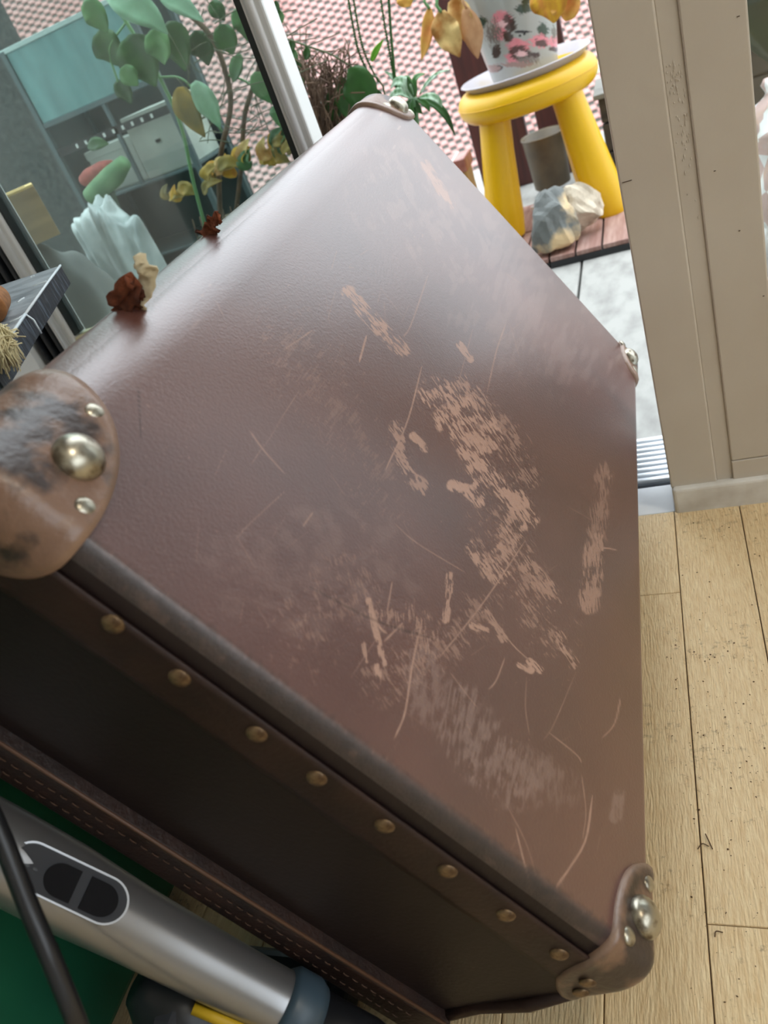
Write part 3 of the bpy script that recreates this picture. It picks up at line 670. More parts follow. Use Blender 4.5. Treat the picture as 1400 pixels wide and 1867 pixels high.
# tassel
ta = atd(6, 612, .545); tas = []; rs = np.random.RandomState(5)
tdn = atd(8, 655, .545) - ta
for k in range(420):
    a = rs.randn(3) * .0035; tip = ta + tdn * rs.uniform(.8, 1.12) + rs.randn(3) * .0032 + a * .8
    p0 = ta + a * .7 + np.array([-.004, 0, .003]); tas.append(tube_data([p0, (p0 + tip) / 2 + rs.randn(3) * .0018, tip], .0005, 3))
for k in range(160):
    p0 = ta + np.array([-.03, .005, .012]) * rs.uniform(0, 1) + rs.randn(3) * .0035; tas.append(tube_data([p0, p0 + rs.randn(3) * .003, p0 + np.array([.006, 0, -.004]) + rs.randn(3) * .003], .0005, 3))
ORG = ta; v, f = join_data(tas)
tt = mesh('tassel', np.array(v) - ORG, f, mat('cream_fibre', srgb(226, 214, 170), .8), None, True); tt.location = ORG
tag(tt, 'cream fibre tassel hanging over the slate board\'s edge', 'tassel')
# vacuum cleaner: silver handle tube with control panel, black body and nozzle below
SILV = mat('silver_grey_plastic', srgb(150, 150, 152), .28, .75, spec=.6)
BLKP = mat('black_plastic', (.012, .013, .016), .35); BLUEG = mat('slate_blue_plastic', srgb(60, 78, 92), .4); PANEL = mat('dark_grey_panel', srgb(48, 50, 56), .6, spec=.3)
vac = tag(empty('vacuum_cleaner', tuple(atz(480, 1867, 0))), 'silver grey vacuum cleaner handle with two black buttons, under the suitcase', 'vacuum cleaner'); ov = np.array(vac.location)
def vd_(px, py, d): return atd(px, py, d)
axis = [vd_(-230, 1430, .50), vd_(-120, 1490, .505), vd_(0, 1552, .51), vd_(116, 1615, .52), vd_(303, 1717, .54), vd_(473, 1808, .56), vd_(540, 1844, .568)]
AX = spline(axis, 40)
rr = np.interp(np.linspace(0, 1, 40), [0, .5, .62, .8, 1], [.0235, .0232, .0205, .0185, .0185])
tube('handle_tube', AX, rr, SILV, vac, 32, off=ov)
T = AX[-1] - AX[-6]; T /= np.linalg.norm(T)
tube('end_ring', [AX[-1] - T * .012, AX[-1] - T * .008, AX[-1] + T * .006, AX[-1] + T * .012], [.0198, .0228, .0228, .0198], BLUEG, vac, 32, off=ov)
tube('nozzle_neck', [AX[-1] + T * .012, AX[-1] + T * .05, AX[-1] + T * .07 + (0, 0, -.02), np.array([AX[-1][0] + T[0] * .08, AX[-1][1], .03])], [.018, .018, .018, .018], BLKP, vac, 20, off=ov)
nz = AX[-1] + T * .07
# control panel set into the tube, following it
def on_tube(px, py, lift=0.0):
    r = ray(px, py); r = r / np.linalg.norm(r); best = None
    for t in np.arange(.40, .62, .0005):
        P_ = CAM + r * t; dd = np.linalg.norm(AX - P_, axis=1); i = dd.argmin()
        seg = AX[min(i + 1, 39)] - AX[max(i - 1, 0)]; seg = seg / np.linalg.norm(seg); rad = np.linalg.norm((P_ - AX[i]) - seg * ((P_ - AX[i]) @ seg))
        if rad < rr[i] + lift: return P_
    dmin = 9
    for t in np.arange(.40, .62, .001):
        P_ = CAM + r * t; q = np.linalg.norm(AX - P_, axis=1).min()
        if q < dmin: dmin = q; best = P_
    return best
PC = on_tube(126, 1611); _i = np.linalg.norm(AX - PC, axis=1).argmin(); PT = AX[_i + 1] - AX[_i - 1]; PT /= np.linalg.norm(PT)
PN = (PC - AX[_i]) - PT * ((PC - AX[_i]) @ PT); PN /= np.linalg.norm(PN)
def plate(name, pts, lift, th, ma, parent, bev=.0006):
    bm = bmesh.new(); q = []
    for x, y in pts:
        r = ray(x, y); t = (PN @ (PC + PN * lift - CAM)) / (PN @ r); q.append(CAM + r * t - ov)
    vs = [bm.verts.new(p) for p in q]; f0 = bm.faces.new(vs)
    ext = bmesh.ops.extrude_face_region(bm, geom=[f0]); vv = [g for g in ext['geom'] if isinstance(g, bmesh.types.BMVert)]
    for v_ in vv: v_.co = v_.co - Vector(PN * th)
    bmesh.ops.recalc_face_normals(bm, faces=bm.faces[:])
    return bm_obj(name, bm, ma, parent)
def stadium(a, b, wd, n=20, half=None):
    a = np.array(a, float); b = np.array(b, float); d_ = (b - a) / np.linalg.norm(b - a); s_ = np.array([-d_[1], d_[0]]); out = []
    for k in range(n + 1):
        t = -math.pi / 2 + math.pi * k / n
        if half == 'a':
            if k in (0, n): out.append(b + s_ * wd * math.sin(t))
        else: out.append(b + d_ * wd * math.cos(t) + s_ * wd * math.sin(t))
    for k in range(n + 1):
        t = math.pi / 2 + math.pi * k / n
        if half == 'b':
            if k in (0, n): out.append(a + s_ * wd * math.sin(t))
        else: out.append(a + d_ * wd * math.cos(t) + s_ * wd * math.sin(t))
    return out
plate('panel_bezel', stadium((60, 1579), (190, 1641), 46), .0004, .010, mat('bezel_silver', srgb(172, 174, 178), .3, .6), vac)
plate('panel_groove', stadium((60, 1579), (190, 1641), 42), .0007, .004, BLKP, vac)
cpn = plate('control_panel', stadium((60, 1579), (190, 1641), 40), .0011, .004, PANEL, vac)
BTN = mat('matt_black_button', (.006, .006, .008), .75, spec=.15)
plate('button', stadium((112, 1606), (138, 1618), 32, half='a'), .0022, .003, BTN, cpn); plate('button', stadium((156, 1627), (184, 1640), 32, half='b'), .0022, .003, BTN, cpn)
for (px, py) in [(50, 1578), (64, 1585)]: plate('indicator', stadium((px - 2, py - 1), (px + 2, py + 1), 2.4, 6), .0015, .001, BLKP, cpn)
# dark body beneath the tube and the flat nozzle on the floor
bpts = [vd_(250, 1795, .585), vd_(320, 1830, .592), vd_(420, 1880, .60), vd_(520, 1925, .605)]
tube('motor_body', spline(bpts, 16), np.interp(np.linspace(0, 1, 16), [0, .3, .8, 1], [.012, .030, .034, .03]), BLKP, vac, 24, off=ov)
box('grey_clip', vd_(318, 1852, .575) - (.008, .01, .03), vd_(318, 1852, .575) + (.008, .01, .010), PANEL, vac, .003, off=ov)
yl = [vd_(352, 1838, .556), vd_(400, 1858, .556), vd_(450, 1880, .556), vd_(520, 1912, .556)]
tube('yellow_stripe', yl, .0035, mat('yellow_label', srgb(196, 160, 30), .5), vac, 6, off=ov)
box('floor_nozzle', (-.388, .03, .0), (-.272, .222, .032), BLKP, vac, .008, 3, off=ov)
box('nozzle_cover', (-.376, .05, .032), (-.285, .205, .038), BLUEG, vac, .004, 2, off=ov)
tube('wand_post', [vd_(360, 1860, .60), np.array([-.33, .09, .03])], .012, BLKP, vac, 12, off=ov)
# black power cord hanging in front
cp = [vd_(-60, 1360, .40), vd_(-30, 1450, .40), vd_(10, 1545, .40), vd_(55, 1660, .405), vd_(100, 1765, .41), vd_(150, 1890, .43), vd_(190, 2000, .50)]
cp = cp + [np.array([cp[-1][0] - .01, cp[-1][1] - .01, .10]), np.array([cp[-1][0] - .03, cp[-1][1] - .02, .006]), np.array([cp[-1][0] - .02, cp[-1][1] - .15, .005])]
cp = [np.array([-.46, .20, .4468]), np.array([-.42, .19, .4468])] + cp
oc_ = np.array(cp[-1]); cord = tube('power_cord', spline(cp, 70), .0044, BLKP, None, 12, off=oc_); cord.location = oc_
tag(cord, 'thick black power cord hanging in front of the vacuum handle', 'cord')

# ------------------------------------------------------------------ balcony: stool, pot, stones
YEL = mat('yellow_plastic', srgb(222, 174, 0), .38, spec=.5)
SX, SY = -.252, 1.93
stool = tag(empty('stool', (SX, SY, ZD)), 'yellow plastic stool with fat legs on the balcony', 'stool')
R = .153
rt = .030
prof = [(0.0001, .252), (R * .5, .252), (R - rt, .252)] + [(R - rt + rt * math.sin(a), .283 - .031 * math.cos(a)) for a in np.linspace(.2, math.pi * .5, 7)] + \
       [(R - rt + rt * math.cos(a), .285 + .029 * math.sin(a)) for a in np.linspace(.1, math.pi / 2, 7)] + [(R - .040, .310), (R - .050, .301), (R - .060, .2965), (.0001, .2965)]
seat_ = lathe('seat', prof, YEL, stool, 64)
tube('seam', [(( R + .0006) * math.cos(t), (R + .0006) * math.sin(t), .287) for t in np.linspace(0, 2 * math.pi, 60)], .0008, YEL, seat_, 5)
def leg(bx, by, tx, ty):
    pts = spline([(tx, ty, .27), (tx + (bx - tx) * .3, ty + (by - ty) * .3, .19), (tx + (bx - tx) * .7, ty + (by - ty) * .7, .09), (bx, by, .012), (bx, by, .0)], 18)
    tube('leg', pts, np.interp(np.linspace(0, 1, 18), [0, .15, .6, .93, 1], [.032, .034, .043, .040, .030]), YEL, stool, 28)
lb = atz(935, 405, ZD); rb_ = atz(1112, 380, ZD)
leg(lb[0] - SX + .003, -.085, -.072, -.062); leg(rb_[0] - SX - .002, -.085, .082, -.062); leg(-.135, .10, -.085, .06); leg(.098, .10, .07, .06)
# saucer
sc = lathe('saucer', [(.0001, .0), (.095, .0), (.11, .004), (.139, .030), (.1415, .0305), (.139, .033), (.108, .009), (.094, .005), (.0001, .005)], mat('milky_plastic', srgb(188, 182, 187), .4, col2=srgb(182, 162, 124), scale=9, lo=.55, hi=.8), None, 64)
sc.location = (SX + .005, SY - .002, ZD + .2970); tag(sc, 'milky white plastic saucer on the yellow stool', 'saucer')
# porcelain pot with painted flowers and pagodas
PZ = ZD + .3025; PCX, PCY = SX + .005, SY - .002
nA, nH = 400, 220
hh = np.linspace(0, 1, nH); prr = np.interp(hh, [0, .03, 1], [.066, .070, .100]); ph = np.linspace(0, 2 * np.pi, nA, endpoint=False)
HH, PH = np.meshgrid(hh, ph, indexing='ij'); RR = np.repeat(prr[:, None], nA, 1)
V3 = np.stack([RR * np.cos(PH), RR * np.sin(PH), HH * .20], -1)
ref = V3.copy(); ref[..., 1] = -np.abs(ref[..., 1])
px_, py_ = proj(ref + np.array([PCX, PCY, PZ]))
colr = np.ones(px_.shape + (3,)) * np.array(srgb(164, 166, 162))
def paint(ells, c, s, thr=.5, ang=.5, along=5., across=1.5):
    global colr
    n = streak(px_, py_, ang, along, across, s); m = np.zeros(px_.shape)
    for (x, y, a, b) in ells: m = np.maximum(m, np.clip(1.25 - np.hypot((px_ - x) / a, (py_ - y) / b), 0, 1))
    k = sstep(thr - .06, thr + .06, n * .55 + m * .6 - .05) * (m > .02)
    colr = colr * (1 - k[..., None]) + np.array(c) * k[..., None]
paint([(878, 40, 14, 14), (955, 15, 20, 14), (990, 55, 14, 20), (960, 2, 14, 10)], srgb(58, 72, 58), 1, .55)
paint([(915, 35, 18, 16), (912, 60, 14, 16), (945, 85, 22, 16), (940, 105, 20, 14), (985, 75, 20, 13), (1010, 75, 10, 12), (950, 108, 16, 10)], srgb(214, 132, 142), 2, .42)
paint([(930, 45, 18, 20), (925, 65, 14, 14), (950, 100, 26, 16), (905, 95, 12, 20), (990, 80, 10, 8), (905, 125, 18, 8), (1010, 90, 14, 8), (975, 100, 14, 8)], srgb(74, 60, 54), 3, .60, -.5, 14, 2.6)
paint([(925, 38, 16, 20), (945, 92, 26, 14), (985, 78, 18, 10)], srgb(92, 62, 60), 13, .62, -.45, 10, 1.4); paint([(915, 45, 14, 14), (950, 98, 18, 10)], srgb(228, 186, 190), 14, .66, -.4, 7, 1.6)
paint([(900, 60, 30, 50), (960, 110, 50, 16), (1010, 60, 12, 30)], srgb(120, 112, 106), 15, .74, 1.2, 6, 1.4)
paint([(953, 58, 14, 2.2)], srgb(40, 36, 36), 4, .3); paint([(948, 65, 2, 2), (956, 62, 2, 2)], srgb(30, 28, 28), 5, .2)
paint([(900, 125, 16, 10), (945, 118, 40, 7)], srgb(150, 124, 118), 6, .56)
fq = [(i * nA + k, i * nA + (k + 1) % nA, (i + 1) * nA + (k + 1) % nA, (i + 1) * nA + k) for i in range(nH - 1) for k in range(nA)] + [tuple(range(nA - 1, -1, -1))]
PORC = mat('painted_porcelain', (.8, .8, .78), .16, spec=.6)
a_ = PORC.node_tree.nodes.new('ShaderNodeAttribute'); a_.attribute_name = 'glaze'; PORC.node_tree.links.new(a_.outputs['Color'], PORC.node_tree.nodes['Principled BSDF'].inputs['Base Color'])
pot = tag(empty('flower_pot', (PCX, PCY, PZ)), 'white porcelain pot painted with pink blossoms on the yellow stool', 'flower pot')
po = mesh('pot_body', V3.reshape(-1, 3), fq, PORC, pot, True)
at = po.data.color_attributes.new('glaze', 'FLOAT_COLOR', 'POINT'); at.data.foreach_set('color', np.concatenate([colr, np.ones(colr.shape[:2] + (1,))], -1).reshape(-1).astype(np.float32))
lathe('rim', [(.096, .196), (.104, .197), (.106, .203), (.104, .209), (.095, .209), (.092, .2)], mat('glazed_rim', srgb(222, 222, 216), .15), pot, 64)
lathe('soil', [(.0001, .19), (.094, .189)], mat('potting_soil', srgb(48, 36, 28), .95, bump=1, bscale=80), pot, 40)
# withered plant hanging out of the pot
wp = tag(empty('withered_plant', (PCX, PCY, PZ + .19)), 'withered plant with hanging yellow and brown leaves in porcelain pot', 'plant'); ow = np.array(wp.location)
DRY1 = mat('dry_leaf_cream', srgb(226, 196, 130), .7, col2=srgb(176, 120, 56), scale=30); DRY2 = mat('dry_leaf_orange', srgb(206, 130, 62), .65, col2=srgb(226, 178, 84), scale=25)
DRY3 = mat('dry_leaf_beige', srgb(206, 164, 124), .7, col2=srgb(180, 130, 90), scale=25); YLF = mat('yellow_leaf', srgb(222, 178, 40), .6, col2=srgb(196, 130, 40), scale=18, stretch=(4, 4, 1))
GST = mat('green_stem', srgb(104, 150, 96), .5)
yl_ = 1.82
def lf(pts, wpx, ma, y=yl_, fold=.35, seed=1, wav=.15, face=(0, -1, .3), par=None, o_=None, name='leaf'):
    q = [aty(a, b, y) for a, b in pts]; wd = wpx * y / FPX * 1.25 / 2
    return leaf(name, q, wd, face, ma, par or wp, o_ if o_ is not None else ow, fold=fold, wav=wav, seed=seed)
lf([(783, 15), (782, 45), (776, 80), (768, 110)], 17, DRY2, seed=1); lf([(804, 20), (812, 50), (826, 78), (838, 104)], 34, DRY1, seed=2, fold=.5, wav=.3)
lf([(822, 0), (838, 25), (846, 50), (850, 78)], 30, DRY1, seed=3, y=1.84, wav=.3); lf([(848, 15), (860, 50), (866, 80), (871, 107)], 26, DRY3, seed=4, y=1.83, fold=.1, wav=.05)
lf([(985, -40), (998, -10), (1008, 15), (1010, 42)], 46, YLF, seed=5, y=1.78, fold=.3); lf([(1018, -20), (1028, 0), (1035, 22), (1030, 38)], 36, DRY2, seed=6, y=1.79, wav=.3)
lf([(735, -20), (742, 0), (748, 12)], 24, DRY2, seed=7, y=1.86); lf([(1040, -20), (1044, 5), (1046, 28)], 14, DRY3, seed=8, y=1.86)
def stem(pts, y, wpx, ma, par, o_, name='stem'): tube(name, spline([aty(a, b, y) for a, b in pts], 14), wpx * y / FPX / 2, ma, par, 7, off=o_)
rootp = np.array([PCX, PCY, PZ + .185])
for (a, b, y) in [(804, 22, 1.82), (783, 16, 1.82), (850, 14, 1.83), (990, -38, 1.78), (1020, -20, 1.79)]:
    tip = aty(a, b, y); tube('stem', spline([rootp, rootp * .5 + tip * .5 + (0, 0, .09), tip + (0, 0, .025), tip], 14), .0032, GST if a in (804, 783) else DRY3, wp, 7, off=ow)
# two stones under the stool
def rock(name, px, py, y, sx, sy, sz, ma, lab, seed, rot=0):
    bm = bmesh.new(); bmesh.ops.create_icosphere(bm, subdivisions=4, radius=1); rng = np.random.RandomState(seed)
    dirs = rng.randn(16, 3); dirs /= np.linalg.norm(dirs, axis=1)[:, None]; ds = rng.uniform(.55, .9, 16)
    for v_ in bm.verts:
        p = np.array(v_.co); k = 1.0
        for d_, q in zip(dirs, ds):
            t = p @ d_
            if t > q: p = p - d_ * (t - q) * .97
        p = p * (1 + .07 * math.sin(p[0] * 7 + seed) * math.sin(p[1] * 6 + p[2] * 4) + .04 * math.sin(p[2] * 13 + p[0] * 11) * math.sin(p[1] * 9 + seed))
        c_, s_ = math.cos(rot), math.sin(rot); p = np.array([p[0] * sx, p[1] * sy, p[2] * sz]); v_.co = Vector((p[0] * c_ - p[2] * s_, p[1], p[0] * s_ + p[2] * c_))
    zm = min(v_.co.z for v_ in bm.verts)
    for v_ in bm.verts: v_.co.z -= zm
    o = bm_obj(name, bm, ma, None, False); c = aty(px, py, y); o.location = (c[0], y, ZD); tag(o, lab, 'stone', 'stones under the stool'); return o
R1 = mat('flint_stone', srgb(112, 116, 114), .6, col2=srgb(216, 188, 144), scale=13, lo=.48, hi=.60, bump=.6, bscale=60)
R2 = mat('chalky_stone', srgb(214, 200, 178), .75, col2=srgb(150, 136, 116), scale=22, lo=.45, hi=.7, bump=.8, bscale=70)
rock('stone', 1000, 388, 1.69, .064, .05, .076, R1, 'grey flint stone with tan crust under the yellow stool', 4, -.35)
rock('stone', 1050, 372, 1.745, .054, .042, .066, R2, 'pale chalky stone beside the stool\'s right leg', 9, .25)
# red-brown railing boards
DR = mat('dark_red_board', srgb(78, 36, 34), .5, col2=srgb(56, 26, 26), scale=14, stretch=(5, 5, .5))
yr = 2.36
for (xa, xb, lab) in [(aty(826, 130, yr)[0], aty(953, 215, yr)[0], 'dark red wooden railing board behind the stool\'s left leg'), (aty(976, 215, yr)[0], aty(1049, 190, yr)[0], 'dark red wooden railing board behind the painted pot')]:
    o = tag(empty('railing_board', ((xa + xb) / 2, yr, ZF)), lab, 'railing', 'railing boards on the balcony edge'); oo = np.array(o.location)
    xm = xa + (xb - xa) * .62
    box('plank', (xa, yr, ZF), (xm, yr + .03, 1.0), DR, o, .003, off=oo); box('plank', (xm + .002, yr + .012, ZF), (xb, yr + .04, 1.0), DR, o, .003, off=oo)
# dull translucent pot behind the stool
c = aty(1003, 312, 2.2)
pb = lathe('plastic_pot', [(.042, 0), (.047, .002), (.054, .125), (.057, .128), (.056, .132), (.051, .13), (.046, .01), (.0001, .008)], mat('murky_plastic', srgb(96, 84, 64), .45, col2=srgb(76, 66, 50), scale=20), None, 40)
pb.location = (c[0], 2.2, ZD); tag(pb, 'murky brown plastic pot standing behind the yellow stool', 'pot')
c = aty(972, 322, 2.02)
pg = box('plant_tag', (-.020, -.004, 0), (.020, .004, .012), mat('white_plastic', (.8, .8, .85), .4), None, .002); pg.location = (c[0] - .002, 2.02, ZD); pg.rotation_euler = (0, -.1, .3); tag(pg, 'small white plastic strip lying behind the stones', 'plastic strip')
# dark planter at the right behind the stool
yq = 2.18; a = aty(1088, 172, yq)
pn = tag(empty('planter_box', (a[0] + .2, yq + .1, ZF)), 'dark planter trough to the right behind the stool', 'planter'); on = np.array(pn.location); DK = mat('dark_planter_wood', srgb(62, 54, 44), .7, col2=srgb(40, 34, 28), scale=12, stretch=(.6, 4, 5))
zt_ = float(a[2]); hgt = (zt_ - ZF) / 3
for k in range(3): box('board', (a[0], yq, ZF + k * hgt), (a[0] + .42, yq + .02, ZF + (k + 1) * hgt - .004), DK, pn, .002, off=on)
box('body', (a[0] + .005, yq + .02, ZF), (a[0] + .415, yq + .2, zt_ - .01), DK, pn, off=on); box('rim', (a[0] - .01, yq - .01, zt_ - .012), (a[0] + .43, yq + .21, zt_), mat('planter_rim', srgb(110, 108, 100), .6), pn, .002, off=on)
q = aty(1084, 146, yq + .05)
leaf('leaf', [q + (.05, 0, .0), q + (.02, 0, .02), q + (-.02, 0, .005)], .014, (0, -.6, 1), mat('pale_leaf', srgb(196, 212, 180), .5), pn, on)
# ------------------------------------------------------------------ right of the post: leaf and plaid bag
PL = bpy.data.materials.new('plaid_plastic'); PL.use_nodes = True; N = PL.node_tree.nodes; L = PL.node_tree.links; b = N['Principled BSDF']; b.inputs['Roughness'].default_value = .22
tc = N.new('ShaderNodeTexCoord'); mp = N.new('ShaderNodeMapping'); mp.inputs['Rotation'].default_value = (.5, .3, .7); mp.inputs['Scale'].default_value = (14, 14, 14); L.new(tc.outputs['Object'], mp.inputs[0])
ck_ = N.new('ShaderNodeTexChecker'); ck_.inputs['Scale'].default_value = 1; ck_.inputs['Color1'].default_value = (.85, .88, .86, 1); ck_.inputs['Color2'].default_value = (.62, .46, .42, 1); L.new(mp.outputs[0], ck_.inputs[0]); L.new(ck_.outputs[0], b.inputs['Base Color'])
yb_ = 1.45; tp = aty(1400, 112, yb_)
bm = bmesh.new(); bmesh.ops.create_icosphere(bm, subdivisions=4, radius=1); hz = (tp[2] - ZF) / 2
for v_ in bm.verts:
    p = np.array(v_.co); k = 1 + .08 * math.sin(p[0] * 9 + p[2] * 4) * math.sin(p[2] * 7) + .05 * math.sin(p[2] * 15 + p[1] * 8); s_ = np.sign(p) * np.abs(p) ** .6; v_.co = Vector((s_[0] * .17 * k, s_[1] * .12 * k, s_[2] * hz * .93 * (1 + .04 * math.sin(p[0] * 8))))
bag = bm_obj('plaid_bag', bm, PL, None, True); bag.location = (float(aty(1372, 200, yb_)[0]) + .155, yb_, ZF + hz * .93 * 1.0); tag(bag, 'pink and white checked plastic bag right of the door post', 'bag')
dl = tag(empty('rubber_plant', (.34, 1.22, ZF)), 'large dark green glossy leaf plant right of the door post', 'plant'); od = np.array(dl.location)
DG = mat('dark_glossy_leaf', srgb(22, 62, 22), .25, col2=srgb(12, 40, 18), scale=9, spec=.6)
yy = 1.15
def lw(pts, y): return [aty(a_, b_, y) for a_, b_ in pts]
leaf('leaf', lw([(1350, -160), (1375, -70), (1400, 30), (1425, 125)], yy), .052, (0, -1, .2), DG, dl, od, fold=.15)
leaf('leaf', lw([(1440, -120), (1450, -20), (1455, 90)], yy + .05), .05, (0, -1, .2), DG, dl, od, fold=.15)
tp_ = aty(1360, -165, yy); tube('stem', spline([(.34, 1.22, .2), (.33, 1.22, .5), (.25, 1.2, .75), tp_ + (0, 0, .05), tp_], 16), .006, GST, dl, 8, off=od)
lathe('pot', [(.08, 0), (.09, .0), (.11, .2), (.115, .2), (.115, .22), (.1, .22), (.095, .19), (.0001, .19)], mat('terracotta', srgb(170, 96, 66), .8), dl, 32)
# ------------------------------------------------------------------ balcony, left: planter trough and its plants
tx0, tx1, ty0, ty1, tz1 = -.87, -.40, 1.40, 1.58, .295
tro = tag(empty('planter_trough', ((tx0 + tx1) / 2, (ty0 + ty1) / 2, ZF)), 'tall brown planter trough outside the glass, behind the suitcase', 'planter'); ot = np.array(tro.location)
TW = mat('trough_wood', srgb(96, 84, 62), .7, col2=srgb(62, 54, 40), scale=10, stretch=(.6, 4, 5))
for k in range(4):
    h0 = ZF + k * (tz1 - ZF) / 4; h1 = ZF + (k + 1) * (tz1 - ZF) / 4 - .004
    box('board', (tx0, ty0, h0), (tx1, ty0 + .018, h1), TW, tro, .002, off=ot); box('board', (tx0, ty1 - .018, h0), (tx1, ty1, h1), TW, tro, .002, off=ot)
for xa in (tx0, tx1 - .018): box('end_board', (xa, ty0 + .018, ZF), (xa + .018, ty1 - .018, tz1), TW, tro, .002, off=ot)
box('soil', (tx0 + .018, ty0 + .018, ZF), (tx1 - .018, ty1 - .018, tz1 - .02), mat('dark_soil', srgb(54, 44, 32), .95, col2=srgb(84, 72, 46), scale=60, bump=1, bscale=90), tro, off=ot)
LG = mat('fresh_leaf', srgb(112, 158, 98), .4, col2=srgb(76, 124, 66), scale=18, spec=.55); PG = mat('pale_leaf_shine', srgb(168, 208, 176), .3, col2=srgb(120, 170, 128), scale=18, spec=.7)
MG = mat('mid_green_leaf', srgb(62, 108, 44), .4, col2=srgb(42, 80, 36), scale=16); DGR = mat('deep_green_leaf', srgb(34, 70, 26), .4, col2=srgb(50, 96, 34), scale=14)
OLV = mat('yellow_olive_leaf', srgb(176, 140, 40), .6, col2=srgb(104, 94, 40), scale=20); BRN = mat('dry_brown_stalk', srgb(120, 96, 76), .85, col2=srgb(86, 66, 52), scale=40)
VST = mat('variegated_leaf', srgb(190, 214, 190), .35, col2=srgb(66, 122, 60), scale=40, stretch=(3, 3, 1), spec=.6)
ysp = 1.49
# spider plant
sp = empty('spider_plant', (float(aty(752, 175, ysp)[0]) - .03, ysp, tz1 - .02)); osp = np.array(sp.location); tag(sp, 'spider plant with arching striped leaves behind the suitcase top corner', 'plant')
crown = aty(752, 178, ysp)
tube('crown_stalk', [osp, (osp + crown) / 2 + (.0, 0, .01), crown], [.012, .011, .009], MG, sp, 8, off=osp)
for k, (pts, wpx, ma) in enumerate([
    ([(752, 178), (738, 152), (722, 150), (712, 162)], 15, VST), ([(755, 178), (742, 145), (730, 150)], 10, LG), ([(758, 176), (756, 148), (764, 138), (775, 134)], 9, LG),
    ([(765, 172), (780, 150), (798, 134), (822, 126)], 6, VST), ([(768, 180), (795, 192), (815, 214), (830, 248)], 11, DGR), ([(765, 178), (785, 176), (800, 184), (806, 196)], 10, VST),
    ([(760, 180), (776, 190), (784, 204)], 9, MG), ([(750, 178), (728, 168), (712, 180), (700, 200)], 12, VST), ([(756, 182), (762, 198), (770, 208)], 9, DGR), ([(748, 176), (730, 160), (716, 140), (700, 130)], 9, VST),
    ([(756, 176), (748, 156), (742, 140)], 8, MG), ([(750, 182), (740, 196), (728, 214)], 10, DGR)]):
    lf(pts, wpx, ma, y=ysp - .03 + .008 * (k % 5), par=sp, o_=osp, seed=k, wav=.05, fold=.3, face=(0, -.7, .7))
for k, (pts, wd) in enumerate([([(722, 160), (717, 110), (712, 50), (707, -30)], 4.5), ([(720, 158), (712, 105), (702, 50), (690, -30)], 3), ([(690, 150), (668, 105), (655, 60), (640, -30)], 3), ([(680, 150), (656, 100), (645, 55), (630, -30)], 3.4)]):
    o_ = [aty(a, b, ysp - .02) for a, b in pts]; tube('flower_stalk', spline(o_, 16), wd * ysp / FPX / 2, DGR, sp, 7, off=osp)
    pp = spline(o_, 30)
    bb = []
    for q in pp[6:]:
        c_ = q - osp; bb.append(tube_data([c_ + (-.0028, 0, .0012), c_ + (0, -.001, .002), c_ + (.0028, 0, .0012)], [.0007, .0014, .0007], 5))
    v, f = join_data(bb); tag(mesh('stalk_buds', v, f, MG, sp, True), kind='stuff')
lf([(677, 112), (686, 92), (699, 72)], 9, mat('bright_shoot', srgb(108, 172, 40), .4), y=ysp, par=sp, o_=osp, fold=.2, wav=0)
# broad leaf plant
bl = empty('broad_leaf_plant', (float(aty(650, 210, 1.46)[0]), 1.46, tz1 - .02)); ob = np.array(bl.location); tag(bl, 'small plant with rounded dark green leaves left of spider plant', 'plant')
for k, (pts, wpx, ma) in enumerate([([(668, 205), (660, 170), (648, 140), (634, 126)], 48, DGR), ([(640, 215), (634, 185), (628, 160), (622, 138)], 34, MG), ([(612, 220), (606, 190), (598, 170)], 26, DGR), ([(690, 200), (680, 175), (672, 158)], 26, DGR)]):
    lf(pts, wpx, ma, y=1.44 + .02 * k, par=bl, o_=ob, seed=k, wav=.04, fold=.2, face=(0, -.8, .5)); q = aty(*pts[0], 1.44 + .02 * k); tube('leaf_stalk', spline([ob, (ob + q) / 2 + (.0, 0, .01), q], 8), .002, MG, bl, 6, off=ob)
# dry twiggy plant
tw = empty('dry_grass_clump', (float(aty(580, 240, 1.5)[0]), 1.5, tz1 - .02)); otw = np.array(tw.location); tag(tw, 'clump of dry brown stalks right of the glass leaf', 'plant')
rs = np.random.RandomState(11); ss = []
for k in range(190):
    a = aty(rs.uniform(545, 640), rs.uniform(95, 210), 1.5 + rs.uniform(-.06, .06)); b_ = otw + np.array([rs.uniform(-.06, .06), rs.uniform(-.04, .04), 0]); mid_ = (a + b_) / 2 + rs.randn(3) * .015
    ss.append(tube_data(spline([b_ - otw, mid_ - otw, a - otw, a - otw + rs.randn(3) * .02], 7), .0011, 4))
v, f = join_data(ss); tag(mesh('stalks', v, f, BRN, tw, True), kind='stuff')
tube('long_twig', spline([aty(520, 70, 1.45), aty(560, 84, 1.45), aty(605, 100, 1.45), aty(650, 128, 1.45), aty(700, 162, 1.45), otw + (.1, 0, .02)], 20), .0016, mat('green_twig', srgb(82, 96, 60), .6), tw, 6, off=otw)
for k, (px, py) in enumerate([(533, 100), (540, 118), (528, 82), (545, 150), (556, 95), (500, 12), (508, 30)]): lf([(px, py + 14), (px + 4, py), (px + 2, py - 12)], 12, [LG, MG, DGR][k % 3], y=1.47, par=tw, o_=otw, seed=k, wav=0)
